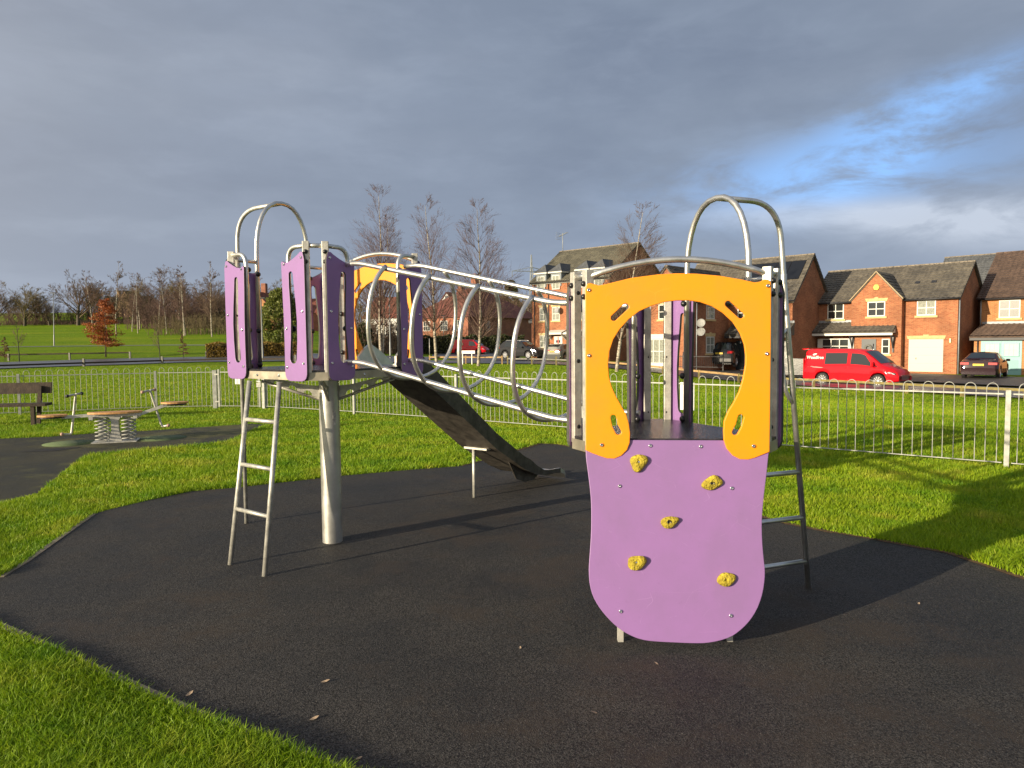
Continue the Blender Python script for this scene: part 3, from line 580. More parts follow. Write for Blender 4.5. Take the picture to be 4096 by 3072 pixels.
# yellow arch panels (front of the right tower, slide side of the left one)
YO = [(-.012, 1.925), (-.004, 1.948), (.012, 1.953), (.035, 1.945), (.056, 1.939), (.085, 1.943), (.23, 1.976), (.37, 1.992), (.47, 1.996), (.57, 1.992), (.69, 1.979), (.80, 1.958), (.87, 1.941), (.90, 1.945), (.918, 1.956), (.936, 1.955), (.948, 1.945), (.95, 1.925), (.952, 1.62), (.952, 1.052), (.915, 1.036), (.88, 1.021), (.845, 1.011), (.805, 1.012), (.768, 1.031), (.737, 1.067), (.722, 1.112), (.719, 1.16), (.722, 1.212), (.741, 1.262), (.77, 1.312), (.797, 1.367), (.817, 1.435), (.83, 1.512), (.831, 1.56), (.823, 1.62), (.80, 1.682), (.763, 1.74), (.712, 1.789), (.655, 1.826), (.59, 1.850), (.53, 1.860), (.465, 1.860), (.40, 1.853), (.335, 1.834), (.27, 1.806), (.213, 1.763), (.163, 1.708), (.13, 1.655), (.109, 1.59), (.102, 1.525), (.106, 1.455), (.121, 1.398), (.143, 1.347), (.172, 1.295), (.198, 1.250), (.212, 1.2), (.219, 1.148), (.217, 1.096), (.203, 1.058), (.174, 1.028), (.138, 1.012), (.1, 1.013), (.063, 1.025), (.02, 1.041), (-.012, 1.056)]
YH = [capsule([(.137, 1.769), (.200, 1.828)], .0205), capsule([(.735, 1.834), (.80, 1.774)], .0205), capsule([(.134, 1.232), (.142, 1.19), (.160, 1.154)], .0195), capsule([(.805, 1.234), (.794, 1.19), (.776, 1.154)], .0195)]
YP = shape2d(YO, YH, .019, .004); YP.materials.append(YELLOW); YP.materials.append(EDGE)
def panel_frame(p, q, c, off):
    X = (q - p).normalized(); Y = Vector((0, 0, 1)); Z = X.cross(Y); M = Matrix((X, Y, Z)).transposed().to_4x4(); M.translation = p + Z * off; return M
def arch_panel(p, q, c, dz, sx=1.0):
    o = link('arch_panel', YP, frame); M = panel_frame(p, q, c, .047); M.translation += Vector((0, 0, dz)); o.matrix_local = M @ Matrix.Diagonal((sx, 1, 1, 1))
    for u, v in ((.004, 1.919), (.936, 1.926), (.004, 1.568), (.934, 1.57), (.07, 1.083), (.872, 1.08)):
        b2 = link('bolt', BOLTM, o); b2.location = (u, v, .0105)
    for u, v in ((.004, 1.919), (.936, 1.926), (.004, 1.568), (.934, 1.57), (.004, 1.22), (.934, 1.22)):
        k = link('knob', KNOBM, o); k.matrix_local = Matrix.Translation((u, v, -.06)) @ Matrix.Rotation(PI, 4, 'X')
    zr = dz + ZT + LP - .04; X = (q - p).normalized(); L = (q - p).length; pts = []
    for k in range(13):
        t = k / 12; pts.append(p + X * L * t + Vector((0, 0, zr + .088 * math.sin(PI * t) ** .85)))
    mb = MB(); mb.tube(pts, .018, 14); mb.build('top_rail', STEEL, frame); return o
arch_panel(TR[0], TR[1], cT, 0.0); arch_panel(SQ[4], SQ[5], cS, ZL - ZT, .965)
# climbing wall
WO = [(-.013, .012), (-.013, .063), (-.011, .114), (-.003, .173), (.008, .26), (.015, .34), (.016, .427), (.014, .514), (.008, .6), (.002, .672), (0, .722), (.005, .786), (.021, .843), (.048, .892), (.08, .934), (.119, .975), (.165, 1.014), (.215, 1.041), (.257, 1.057), (.3, 1.066), (.356, 1.070), (.462, 1.072), (.553, 1.073), (.609, 1.070), (.672, 1.058), (.735, 1.036), (.777, 1.007), (.819, .968), (.855, .921), (.884, .865), (.904, .802), (.915, .735), (.917, .683), (.911, .62), (.906, .536), (.906, .444), (.913, .359), (.925, .266), (.938, .18), (.946, .109), (.952, .066), (.952, .012)]
WP = shape2d(smooth_poly([(x, -y) for x, y in WO], 1), [], .018, .003); WP.materials.append(PURPLE)
wall = link('climbing_wall', WP, frame); X = (TR[1] - TR[0]).normalized(); sl_ = Vector((-.013, -.137, -.9905)).normalized(); sl_ = (sl_ - X * sl_.dot(X)).normalized(); Yv = -sl_; Zv = X.cross(Yv)
Mw = Matrix((X, Yv, Zv)).transposed().to_4x4(); Mw.translation = TR[0] + X.cross(Vector((0, 0, 1))) * .040 + Vector((0, 0, 1.117)) - Zv * .012; wall.matrix_local = Mw
for u, v in ((.332, .039), (.599, .042), (.166, .257), (.758, .263), (.166, .92), (.74, .928)):
    b2 = link('bolt', BOLTM, wall); b2.location = (u, -v, .009)
def blob_mesh(seed, sx, sy, lobes):
    bm = bmesh.new(); bmesh.ops.create_icosphere(bm, subdivisions=4, radius=1.0); r = random.Random(seed); L = []
    for k in range(lobes): a = 2 * PI * k / lobes + r.uniform(-.4, .4); L.append((Vector((math.cos(a) * .75, math.sin(a) * .75, .35 + r.uniform(-.2, .3))).normalized(), r.uniform(.16, .38), r.uniform(3.5, 7)))
    for v in bm.verts:
        d = v.co.normalized(); s = .78
        for q, am, k in L: s += am * max(0, d.dot(q)) ** k
        rr = math.hypot(d.x, d.y); dent = -.40 * math.exp(-(rr / .20) ** 2) if d.z > 0 else 0
        v.co = Vector((d.x * s * sx, d.y * s * sy, max(-.001, (d.z * s * .74 + dent * .8) * (sx + sy) * .55)))
    me = bpy.data.meshes.new('climbing_hold'); bm.to_mesh(me); bm.free()
    for p in me.polygons: p.use_smooth = True
    me.materials.append(HOLD); return me
for i, (u, v, sx, sy, lb, rz) in enumerate(((.269, .126, .055, .050, 3, .55), (.654, .236, .058, .039, 4, .2), (.425, .443, .056, .034, 3, .25), (.251, .659, .055, .040, 5, 0), (.716, .741, .052, .041, 4, .4))):
    o = link('climbing_hold', blob_mesh(i + 3, sx, sy, lb), wall); o.matrix_local = Matrix.Translation((u, -v, .008)) @ Matrix.Rotation(rz, 4, 'Z')
    mb = MB(); zc = max(v_.co.z for v_ in o.data.vertices if math.hypot(v_.co.x, v_.co.y) < .007); mb.lathe([(.0125, -.012), (.0125, .0035), (.0085, .0035), (.0085, -.002), (.0001, -.002)], (0, 0, 0), (0, 0, 1), 14); c = mb.build('bolt_hole', BLACK, o); c.location = (0, 0, zc)
    if i in (0, 3): mb = MB(); mb.lathe([(.0075, 0), (.0075, .002), (.004, .0035), (.0001, .0025)], (0, 0, 0), (0, 0, 1), 12); c2 = mb.build('hold_bolt', CHROME, o); c2.location = (0, 0, zc - .001)
for p in ((.58, 3.80), (1.175, 3.79)):
    mb = MB(); top = Vector((p[0] + .012, p[1] + .125, ZT - .05)); mb.bar((p[0], p[1], -.03), top, .03, .03, (0, 1, 0)); mb.build('wall_leg', STEELB, frame)
# ring tunnel between the towers
tun = empty('ring_tunnel', (0, 0, 0)); tun.parent = frame
dS = (SQ[3] - SQ[2]).normalized(); dT = (TR[4] - TR[5]).normalized(); nS = dS.cross(Vector((0, 0, 1))); nS = nS if nS.dot((SQ[2] + SQ[3]) / 2 - cS) > 0 else -nS
nT = dT.cross(Vector((0, 0, 1))); nT = nT if nT.dot((TR[4] + TR[5]) / 2 - cT) > 0 else -nT
E0 = lambda s, z: (SQ[2].lerp(SQ[3], s) + nS * .03 + Vector((0, 0, ZL + z)))
E1 = lambda s, z: (TR[5].lerp(TR[4], s) + nT * .03 + Vector((0, 0, ZT + z)))
rails = {}
for key, s0, s1, z0, z1 in (('nu', .17, .10, .765, .755), ('fu', .86, .90, .80, .765), ('nl', .17, .10, .053, .07), ('fl', .86, .90, .05, .05)):
    a, b2 = E0(s0, z0), E1(s1, z1); pts = fillet([a - nS * .02, a + nS * .14, b2 + nT * .16, b2 - nT * .02], .12, 7); rails[key] = (a + nS * .14, b2 + nT * .16)
    mb = MB(); mb.tube(pts, .0178, 14); mb.build('rail', STEEL, tun)
for k in range(4):
    t = .142 + .245 * k; P = {q: rails[q][0].lerp(rails[q][1], t) for q in rails}
    c = sum(P.values(), Vector()) / 4; ax = sum((rails[q][1] - rails[q][0] for q in rails), Vector()).normalized(); ax = Vector((ax.x, ax.y, ax.z * .4)).normalized()
    up = (Vector((0, 0, 1)) - ax * ax.z).normalized(); sd = ax.cross(up); rad = max(.40, (sum((p - c).length for p in P.values()) / 4) + .0)
    hh = (P['nu'].z + P['fu'].z - P['nl'].z - P['fl'].z) / 4 ; wv = ((P['nu'] - P['fu']).length + (P['nl'] - P['fl']).length) / 4
    rad = math.hypot(hh, wv) - .005
    ang = lambda p: math.atan2(math.copysign(abs((p - c).dot(up) / (1.22 * hh)) ** 1.2, (p - c).dot(up)), math.copysign(abs((p - c).dot(sd) / (1.5 * wv)) ** 1.2, (p - c).dot(sd)))
    aT, aE = ang(P['nu']), ang(P['fu'])                 # open between the two upper rails, closed underneath
    if (aT - PI / 2) < (aE - PI / 2): aT, aE = aE, aT
    aE, aT = aE, aT - 2 * PI
    mb = MB(); mb.tube([c + sd * (1.5 * wv * abs(math.cos(q)) ** .833 * math.copysign(1, math.cos(q))) + up * (1.22 * hh * abs(math.sin(q)) ** .833 * math.copysign(1, math.sin(q))) for q in [aT + (aE - aT) * j / 56 for j in range(57)]], .0155, 12); mb.build('ring', STEEL, tun)
# slide
sld = empty('slide', (0, 0, 0)); sld.parent = frame
nd_ = (SQ[5] - SQ[4]).cross(Vector((0, 0, 1))).normalized(); nd_ = nd_ if nd_.dot((SQ[4] + SQ[5]) / 2 - cS) > 0 else -nd_
s0 = (SQ[4] + SQ[5]) / 2; lat = Vector((0, 0, 1)).cross(nd_)
lat = Vector((0, 0, 1)).cross(nd_)
prof = [(-.02, 1.455), (.12, 1.44), (.25, 1.375), (.5, 1.195), (1.0, .84), (1.39, .565), (1.9, .275), (2.12, .185), (2.28, .155), (2.45, .142), (2.62, .132), (2.70, .10), (2.73, .05)]
pp = []
for i in range(len(prof) - 1):
    a, b2 = prof[i], prof[i + 1]; pp += [a, ((a[0] + b2[0]) / 2, (a[1] + b2[1]) / 2)]
pp.append(prof[-1]); W2 = .235; mb = MB(); vs = []; fs = []
side_h = lambda x: (.175 - .085 * min(1, max(0, x / 1.9))) * min(1, max(0.0, (2.30 - x) / .30)) * min(1, (x + .06) / .16) + .03
for x, z in pp:
    o_ = s0 + nd_ * x; hgt = side_h(x); zb = z - .022
    for y, zz in ((-W2 - .012, zb), (-W2 - .012, z + hgt), (-W2 + .012, z + hgt), (-W2 + .012, z + .012), (-W2 + .04, z), (W2 - .04, z), (W2 - .012, z + .012), (W2 - .012, z + hgt), (W2 + .012, z + hgt), (W2 + .012, zb)): vs.append(o_ + lat * y + Vector((0, 0, zz)))
for i in range(len(pp) - 1):
    for k in range(10): fs.append((i * 10 + k, i * 10 + (k + 1) % 10, (i + 1) * 10 + (k + 1) % 10, (i + 1) * 10 + k))
mb.add(vs, fs + [tuple(range(10)), tuple(range(len(vs) - 10, len(vs)))]); ch = mb.build('chute', STEEL, sld); ch.data.materials.append(mat('shaded_steel', (.085, .075, .062), .5, .5, .45, 11))  # second, darker steel: shade of the outer sides and underside put into the colour
for p in ch.data.polygons:
    if p.index < (len(pp) - 5) * 10 and p.index % 10 in (0, 8, 9): p.material_index = 1
mb = MB(); q1 = s0 + nd_ * 1.39; mb.bar(q1 - lat * .15 + Vector((0, 0, .535)), q1 + lat * .15 + Vector((0, 0, .535)), .10, .02); mb.build('cross_plate', STEELB, sld)
mb = MB(); mb.tube([(-.41, 7.43, -.02), (-.41, 7.43, .54)], .0178, 12); mb.build('slide_leg', GALV, sld)
mb = MB(); mb.tube([(.25, 8.49, -.02), (.25, 8.49, .125)], .022, 12); mb.build('slide_leg', GALV, sld)
mb = MB(); A = [s0 + nd_ * x + lat * -.16 + Vector((0, 0, z)) for x, z in ((1.72, .35), (2.30, .145), (2.20, .09), (2.02, .085), (1.85, .15))]; mb.extr(A, lat * .012); mb.build('stiffener', MATS['shaded_steel'], sld)

# ------------------------------------------------------------------ bow-top fence and gate
RH = .93
def ground_pt(p): return Vector((p[0], p[1], tzf(*p)))
def bow_panel(a, b2, n, lo=.065, hi=RH, r=.0055, pitch=None):
    """hooped infill between two points; two meshes' worth of geometry in one panel"""
    a = ground_pt(a); b2 = ground_pt(b2); d = (b2 - a); L = d.length; d.normalize(); mb = MB(); up = Vector((0, 0, 1))
    for z, h in ((lo, .010), (hi, .010)): mb.bar(a + up * z, b2 + up * z, .026 if z == lo else .010, h if z == lo else .019)
    k = max(1, int(round(L / .228))); p = L / k
    for i in range(k):
        x0 = p * (i + .24); x1 = p * (i + .76); rr = (x1 - x0) / 2; zc = hi + .065; pts = [a + d * x0 + up * lo]
        pts += [a + d * (x0 + rr - rr * math.cos(PI * j / 8)) + up * (zc + rr * 1.15 * math.sin(PI * j / 8)) for j in range(9)]; pts.append(a + d * x1 + up * lo)
        mb.tube(pts, r, 5, caps=False)
    return mb
FP = [(-20.6, 14.3), (-17.6, 15.05), (-14.6, 15.9), (-11.75, 16.9), (-9.05, 18.02), (-7.62, 18.2)]
FQ = [(-6.27, 17.97), (-3.64, 16.33), (-1.15, 14.62), (1.28, 12.78), (3.72, 10.80), (6.2, 8.85), (8.65, 6.85), (11.1, 4.8)]
def fence(pts, label, ends, slots=()):
    f = empty('bow_top_fence', ground_pt(pts[0]) * 1.0, label=label, cat='fence', group='bow-top fence runs'); org = f.location.copy()
    for i, (a, b2) in enumerate(zip(pts[:-1], pts[1:])):
        va, vb = Vector((*a, 0)), Vector((*b2, 0)); d = (vb - va).normalized(); mb = bow_panel((va + d * .05)[:2], (vb - d * .05)[:2], 13); o = mb.build('hooped_panel', GALVP, f); o.location = -org
    for i, p in enumerate(pts):
        g = ground_pt(p); d = Vector((*pts[min(i + 1, len(pts) - 1)], 0)) - Vector((*pts[max(i - 1, 0)], 0)); a = math.atan2(d.y, d.x); mb = MB(); big = (i in ends)
        wv = .10 if big else .055; mb.obox(g + Vector((0, 0, .46)), (wv, wv, 1.04), Matrix.Rotation(a, 3, 'Z')); o = mb.build('fence_post', GALVP, f); o.location = -org
    return f
fence(FP, 'galvanised bow-top fence running behind the dark bench', (5,)); fence(FQ, 'galvanised bow-top fence from gate to right edge of lawn', (0,))
ga, gb = Vector((-7.50, 18.16, 0)), Vector((-6.40, 17.98, 0)); gt = empty('gate', ga, label='galvanised hooped gate in the bow-top fence behind the seesaw', cat='gate')
mb = bow_panel(ga[:2], gb[:2], 5); o = mb.build('hooped_panel', GALVP, gt); o.location = -ga
for p in (ga, gb): mb = MB(); mb.box(p.x - .022, p.x + .022, p.y - .022, p.y + .022, .04, 1.0); o = mb.build('stile', GALVP, gt); o.location = -ga
mb = MB(); mb.box(gb.x - .06, gb.x + .05, gb.y - .05, gb.y - .02, .55, .66); mb.tube([gb + Vector((-.05, -.06, .70)), gb + Vector((.16, -.07, .66))], .014, 8); o = mb.build('latch', GALV, gt); o.location = -ga
for z in (.16, .86): mb = MB(); mb.box(ga.x - .09, ga.x + .02, ga.y - .035, ga.y + .0, z, z + .03); o = mb.build('hinge', GALV, gt); o.location = -ga
# sign boards fixed to the fence
def board(name, p, dirv2, wd, z0, z1, label, cat):
    mb = MB(); d = Vector((*dirv2, 0)).normalized(); n = Vector((-d.y, d.x, 0)); c = Vector((*p, (z0 + z1) / 2)) + n * .03; mb.obox(c, (wd, .006, z1 - z0), Matrix((d, n, Vector((0, 0, 1)))).transposed()); o = mb.build(name, mat('sign_white', (.74, .74, .72), .5, 0, .06, 5)); tag(o, label, cat)
board('sign_board', (2.83, 11.52), (2.44, -1.98), .25, .50, .95, 'white sign board fixed to the fence behind the right tower', 'sign')
board('sign_board', (-7.0, 18.07), (1.1, -.18), .14, .62, .95, 'small white plate fixed to the gate', 'sign')

# ------------------------------------------------------------------ spring seesaw, bench
SEAT = mat('orange_seat', (.52, .27, .09), .6, 0, .3, 14); GREENDISC = mat('green_rubber', (.10, .14, .055), .85, 0, .2, 30, .3, 120)
sw = empty('spring_seesaw', (-6.78, 12.09, 0), R(19), label='four-spring seesaw with orange plastic seats and crank handles', cat='seesaw')
def oval(cx, cz, a, b2, z0, z1, n=24): return [(cx + a * math.cos(2 * PI * k / n), b2 * math.sin(2 * PI * k / n)) for k in range(n)]
mb = MB(); mb.prism([(x, y) for x, y in oval(0, 0, .42, .17, 0, 0)], .485, .515); mb.build('centre_plate', SEAT, sw)
mb = MB(); mb.box(-.40, .40, -.05, .05, .43, .483); mb.box(-.36, -.30, -.2, .2, .40, .445); mb.box(.30, .36, -.2, .2, .40, .445); mb.build('beam', GALV, sw)
for s in (-1, 1):
    mb = MB(); zt = .50 + (.08 if s > 0 else .0); zi = .455 + (.0 if s > 0 else .01); zo = .47 + (.15 if s > 0 else .0); mb.bar((s * .38, 0, zi), (s * .80, 0, zo - .02), .05, .05); mb.build('arm', GALV, sw)
    mb = MB(); mb.prism([(s * .93 + .22 * math.cos(2 * PI * k / 24), .15 * math.sin(2 * PI * k / 24)) for k in range(24)], zo + .0, zo + .028); o = mb.build('seat', SEAT, sw)
    mb = MB(); mb.prism([(s * .93 + .19 * math.cos(2 * PI * k / 20), .12 * math.sin(2 * PI * k / 20)) for k in range(20)], zo - .03, zo - .001); mb.build('seat_underside', BLACK, o)
    hx = s * .62; hz = .47 + (.05 if s > 0 else 0); top = Vector((hx + s * -.07 + (.02 if s < 0 else 0), 0, hz + .34)); bot = Vector((hx + s * .09 - (.06 if s < 0 else 0), 0, hz - .30))
    if s < 0: top, bot = Vector((hx + .05, 0, hz + .36)), Vector((hx - .05, 0, hz - .32))
    mb = MB(); mb.tube(fillet([top + Vector((-.10, -.13, -.02)), top + Vector((0, -.02, 0)), bot + Vector((0, .02, 0)), bot + Vector((-.10 if s < 0 else .12, -.13, .03))], .05, 5), .019, 10); mb.tube([top + Vector((0, -.02, 0)), top + Vector((.05, .15, 0))], .017, 8); h = mb.build('handle', GALV, sw)
    for p in (top + Vector((-.10, -.13, -.02)), top + Vector((.05, .15, 0)), bot + Vector((-.10 if s < 0 else .12, -.13, .03))):
        mb = MB(); mb.lathe([(.0001, -.03), (.026, -.02), (.03, 0), (.026, .02), (.0001, .03)], p, (0, 1, 0), 12); mb.build('grip', mat('worn_grip', (.42, .26, .20), .7, 0, .3, 20) if s > 0 or p.z < .5 else BLACK, h)
for x in (-.20, .20):
    for y in (-.13, .13):
        mb = MB(); mb.tube([(x + .085 * math.cos(2 * PI * k / 14), y + .085 * math.sin(2 * PI * k / 14), .03 + .40 * k / (14 * 6.5)) for k in range(int(14 * 6.5) + 1)], .011, 8); mb.build('spring', GALVP, sw)
mb = MB(); mb.extr([(-.09, -.06, .43), (.09, -.06, .43), (.055, -.06, .36), (.055, -.06, .2), (.10, -.06, .0), (-.10, -.06, .0), (-.06, -.06, .2), (-.06, -.06, .36)], (0, .12, 0)); mb.build('centre_stop', GALV, sw)
mb = MB(); mb.box(-.34, .34, -.22, .22, -.01, .02); mb.build('base_frame', GALV, sw)
for p, l in (((-7.45, 11.89), 'left'), ((-6.17, 12.43), 'right')):
    mb = MB(); mb.lathe([(.40, 0), (.40, .008), (.0001, .008)], (p[0], p[1], 0), (0, 0, 1), 36); o = mb.build('landing_pad', GREENDISC); tag(o, 'round green rubber landing pad under the seesaw\'s %s' % ('black-gripped left end' if l == 'left' else 'raised right end'), 'landing pad', 'landing pads')
mb = MB(); mb.add([(-7.62, 10.93, .0075), (-7.15, 11.02, .0075), (-6.95, 11.42, .0075), (-7.35, 11.32, .0075)], [(0, 1, 2, 3)]); mb.build('rubber_repair', RUB); tag(bpy.data.objects['rubber_repair'], 'dark square repair in the mossy rubber', 'surface repair', kind='structure')
bn = empty('park_bench', (-9.98, 14.99, 0), R(12), label='dark timber bench with one wide back board on the lawn', cat='bench')
mb = MB(); mb.box(-2.1, .25, -.42, -.05, .40, .455); mb.build('seat', WOODD, bn)
mb = MB(); mb.extr([(-2.1, .04, .64), (.20, .04, .64), (.20, .09, .87), (-2.1, .09, .87)], (0, .04, 0)); mb.build('backrest', WOODD, bn)
for x in (0, -1.75):
    mb = MB(); mb.box(x - .035, x + .035, -.40, -.32, -.02, .40); mb.build('leg', WOODD, bn)
    mb = MB(); mb.extr([(x - .035, -.10, -.02), (x + .035, -.10, -.02), (x + .035, .06, .80), (x - .035, .06, .80)], (0, -.06, 0)); mb.build('leg', WOODD, bn)

# ------------------------------------------------------------------ timber knee rails
def knee_rail(pts, label, ph, rz, rh, m, mp, spacing, post=.10):
    P = [Vector((*p, 0)) for p in pts]; L = [0]
    for a, b2 in zip(P[:-1], P[1:]): L.append(L[-1] + (b2 - a).length)
    n = max(1, round(L[-1] / spacing)); q = []
    for i in range(n + 1):
        d = L[-1] * i / n; k = max(j for j in range(len(L)) if L[j] <= d + 1e-6); k = min(k, len(P) - 2); t = (d - L[k]) / (L[k + 1] - L[k]); p = P[k].lerp(P[k + 1], t); p.z = tzf(p.x, p.y); q.append(p)
    f = empty('knee_rail', q[0], label=label, cat='timber rail', group='timber knee rails round the park')
    pm = MB(); pm.box(-post / 2, post / 2, -post / 2, post / 2, -.1, ph); me = pm.mesh('post'); me.materials.append(mp)
    for p in q: o = link('post', me, f); o.location = p - q[0]
    for a, b2 in zip(q[:-1], q[1:]):
        mb = MB(); up = Vector((0, 0, rz)); mb.bar(a + up - q[0], b2 + up - q[0], .09, rh); mb.build('rail', m, f)
    return f
WG = mat('grey_timber', (.20, .19, .165), .8, 0, .25, 6); WM = mat('mossy_timber', (.22, .18, .065), .85, 0, .3, 6)
tail = [tuple(p) for p in rail_line]
knee_rail(tail[:5], 'mossy low timber rail in front of the red sign-written van', .46, .40, .10, WM, WM, 2.25)
knee_rail([tail[4], tail[5], (5.5, 46.4)], 'pale new timber rail in front of the black hatchback', .50, .42, .11, WOODN, WM, 2.3)
knee_rail([(4.6, 47.1), tail[6], (-.3, 50.5)], 'thin bleached timber rail in front of the grey cars', .60, .40, .09, WG, WM, 2.2)
knee_rail([(-.7, 50.8), tail[7], (-6.2, 53.7)], 'pale timber rail beside the street name sign', .62, .50, .10, WOODN, WOODN, 2.6)
knee_rail([tuple(p) for p in offset(rail_line, .2)[8:14]], 'grey timber rail along the near edge of the left road', .58, .26, .12, WOODD, WG, 5.3, .14)
knee_rail([(-50, 63.0), (-42.2, 64.2), (-35.4, 66.0)], 'dark timber rail behind the left road below the copper beech', .64, .56, .12, WOODD, WG, 5.2, .14)
knee_rail([(-29, 67.5), (-22.7, 68.5)], 'low timber rail standing before the golden hedge', .55, .5, .10, WOODD, WG, 3.2)
knee_rail([(-15.0, 66.5), (-13.2, 66.6)], 'short dark rail beside the white lamp column', .7, .62, .12, WOODD, WOODD, 1.8)

# ------------------------------------------------------------------ houses
def place3(o, u, v, z, side):
    """wall-local transform: side 'F' front wall (faces -y), 'R' right wall (faces +x), 'L' left"""
    if side == 'F': o.matrix_local = Matrix.Translation((u, v, z))
    elif side == 'R': o.matrix_local = Matrix.Translation((u, v, z)) @ Matrix.Rotation(PI / 2, 4, 'Z')
    else: o.matrix_local = Matrix.Translation((u, v, z)) @ Matrix.Rotation(-PI / 2, 4, 'Z')
def window(par, u, v, z, wd, ht, nx=2, ny=2, side='F', glass=None, sill=True, head=None, fr=None, bar=.055):
    """frame proud of the wall; u,z is the lower left corner"""
    fr = fr or WHITE; mb = MB(); t = .07; y0, y1 = -.035, .06
    mb.box(0, wd, y0, y1, 0, t); mb.box(0, wd, y0, y1, ht - t, ht); mb.box(0, t, y0, y1, t, ht - t); mb.box(wd - t, wd, y0, y1, t, ht - t)
    for i in range(1, nx): x = t + (wd - 2 * t) * i / nx; mb.box(x - bar / 2, x + bar / 2, y0 + .004, y1, t, ht - t)
    for j in range(1, ny):
        zz = t + (ht - 2 * t) * j / ny
        for i in range(nx):
            xa = t + (wd - 2 * t) * i / nx + (bar / 2 if i else 0); xb = t + (wd - 2 * t) * (i + 1) / nx - (bar / 2 if i < nx - 1 else 0); mb.box(xa, xb, y0 + .006, y1, zz - bar / 2, zz + bar / 2)
    f = mb.build('window', fr, par); place3(f, u, v, z, side)
    mb = MB(); mb.add([(t * .5, .003 - .012, t * .5), (wd - t * .5, -.009, t * .5), (wd - t * .5, -.009, ht - t * .5), (t * .5, -.009, ht - t * .5)], [(0, 1, 2, 3)]); mb.build('pane', glass or GLASS, f)
    if sill: mb = MB(); mb.box(-.12, wd + .12, -.09, .05, -.14, -.004); mb.build('sill', STONE, f)
    if head:
        mb = MB(); hz = ht + .01; mb.extr([(-.10, -.03, hz), (wd + .10, -.03, hz), (wd + .17, -.03, hz + .22), (-.17, -.03, hz + .22)], (0, .05, 0))
        if head == 2: mb.extr([(wd / 2 - .09, -.045, hz + .0), (wd / 2 + .09, -.045, hz + .0), (wd / 2 + .13, -.045, hz + .30), (wd / 2 - .13, -.045, hz + .30)], (0, .02, 0))
        mb.build('lintel', STONE, f)
    return f
def gable_block(par, x0, x1, y0, y1, eave, ridge, m, axis='x', name='wall'):
    """walls with gables; ridge runs along axis"""
    mb = MB()
    if axis == 'x':
        ym = (y0 + y1) / 2; poly = [(y0, 0), (y1, 0), (y1, eave), (ym, ridge), (y0, eave)]; mb.extr([(x0, y, z) for y, z in poly], (x1 - x0, 0, 0))
    else:
        xm = (x0 + x1) / 2; poly = [(x0, 0), (x1, 0), (x1, eave), (xm, ridge), (x0, eave)]; mb.extr([(x, y0, z) for x, z in poly], (0, y1 - y0, 0))
    for i, (x, y, z) in enumerate(mb.v):
        if z == 0: mb.v[i] = (x, y, -.6)
    return mb.build(name, m, par)
def tiled_sheet(mb, A, B, C, D, rows=.32, colw=.30):
    """overlapping rolled tiles modelled on the plane A-B (lower edge) to D-C (upper edge)"""
    A, B, C, D = map(Vector, (A, B, C, D)); n = (B - A).cross(D - A).normalized(); n = n if n.z > 0 else -n
    wl = max((B - A).length, (C - D).length); hl = ((D + C) / 2 - (A + B) / 2).length; nu = max(4, int(wl / colw) * 6); nr = max(2, round(hl / rows)); vs = []
    for r in range(nr):
        for t, off in ((r / nr, .050), ((r + 1) / nr, .012)):
            P, Q = A.lerp(D, t), B.lerp(C, t)
            for i in range(nu + 1):
                x = wl * i / nu; w_ = .5 + .5 * math.sin(2 * PI * x / colw); vs.append(P.lerp(Q, i / nu) + n * (off + .030 * w_ * w_))
    m = nu + 1; fs = []
    for r in range(2 * nr - 1): fs += [(r * m + i, r * m + i + 1, (r + 1) * m + i + 1, (r + 1) * m + i) for i in range(nu)]
    mb.add(vs, fs, False)
RELIEF = True
def slab(mb, a, b2, c, d, th):
    """roof plane a,b lower edge, c,d upper edge (a-b-c-d order), thickness th below"""
    A, B, C, D = map(Vector, (a, b2, c, d)); n = (B - A).cross(D - A).normalized(); n = n if n.z > 0 else -n
    mb.extr([A, B, C, D], -n * th)
    if RELIEF: tiled_sheet(mb, A, B, C, D)
def gable_roof(par, x0, x1, y0, y1, eave, ridge, m, axis='x', ov=.18, ove=.25, name='roof', cap=True):
    mb = MB(); th = .10; up = .06
    if axis == 'x':
        ym = (y0 + y1) / 2; k = (ridge - eave) / (ym - y0); z0 = eave - k * ove + up
        slab(mb, (x0 - ov, y0 - ove, z0), (x1 + ov, y0 - ove, z0), (x1 + ov, ym, ridge + up), (x0 - ov, ym, ridge + up), th); slab(mb, (x1 + ov, y1 + ove, z0), (x0 - ov, y1 + ove, z0), (x0 - ov, ym, ridge + up), (x1 + ov, ym, ridge + up), th)
        a, b2 = (x0 - ov - .01, ym, ridge + up), (x1 + ov + .01, ym, ridge + up)
    else:
        xm = (x0 + x1) / 2; k = (ridge - eave) / (xm - x0); z0 = eave - k * ove + up
        slab(mb, (x0 - ove, y1 + ov, z0), (x0 - ove, y0 - ov, z0), (xm, y0 - ov, ridge + up), (xm, y1 + ov, ridge + up), th); slab(mb, (x1 + ove, y0 - ov, z0), (x1 + ove, y1 + ov, z0), (xm, y1 + ov, ridge + up), (xm, y0 - ov, ridge + up), th)
        a, b2 = (xm, y0 - ov - .01, ridge + up), (xm, y1 + ov + .01, ridge + up)
    r = mb.build(name, m, par)
    if cap:
        A, B = Vector(a), Vector(b2); n = max(2, int((B - A).length / .45)); mb = MB()
        for i in range(n):
            p, q = A.lerp(B, i / n), A.lerp(B, (i + 1) / n); mb.bar(p + Vector((0, 0, .0)), q - (B - A).normalized() * .02, .24, .09)
        mb.build('ridge_tiles', m if m is TILEB else mat('ridge_clay', (.20, .17, .13), .85, 0, .3, 4), r)
    return r
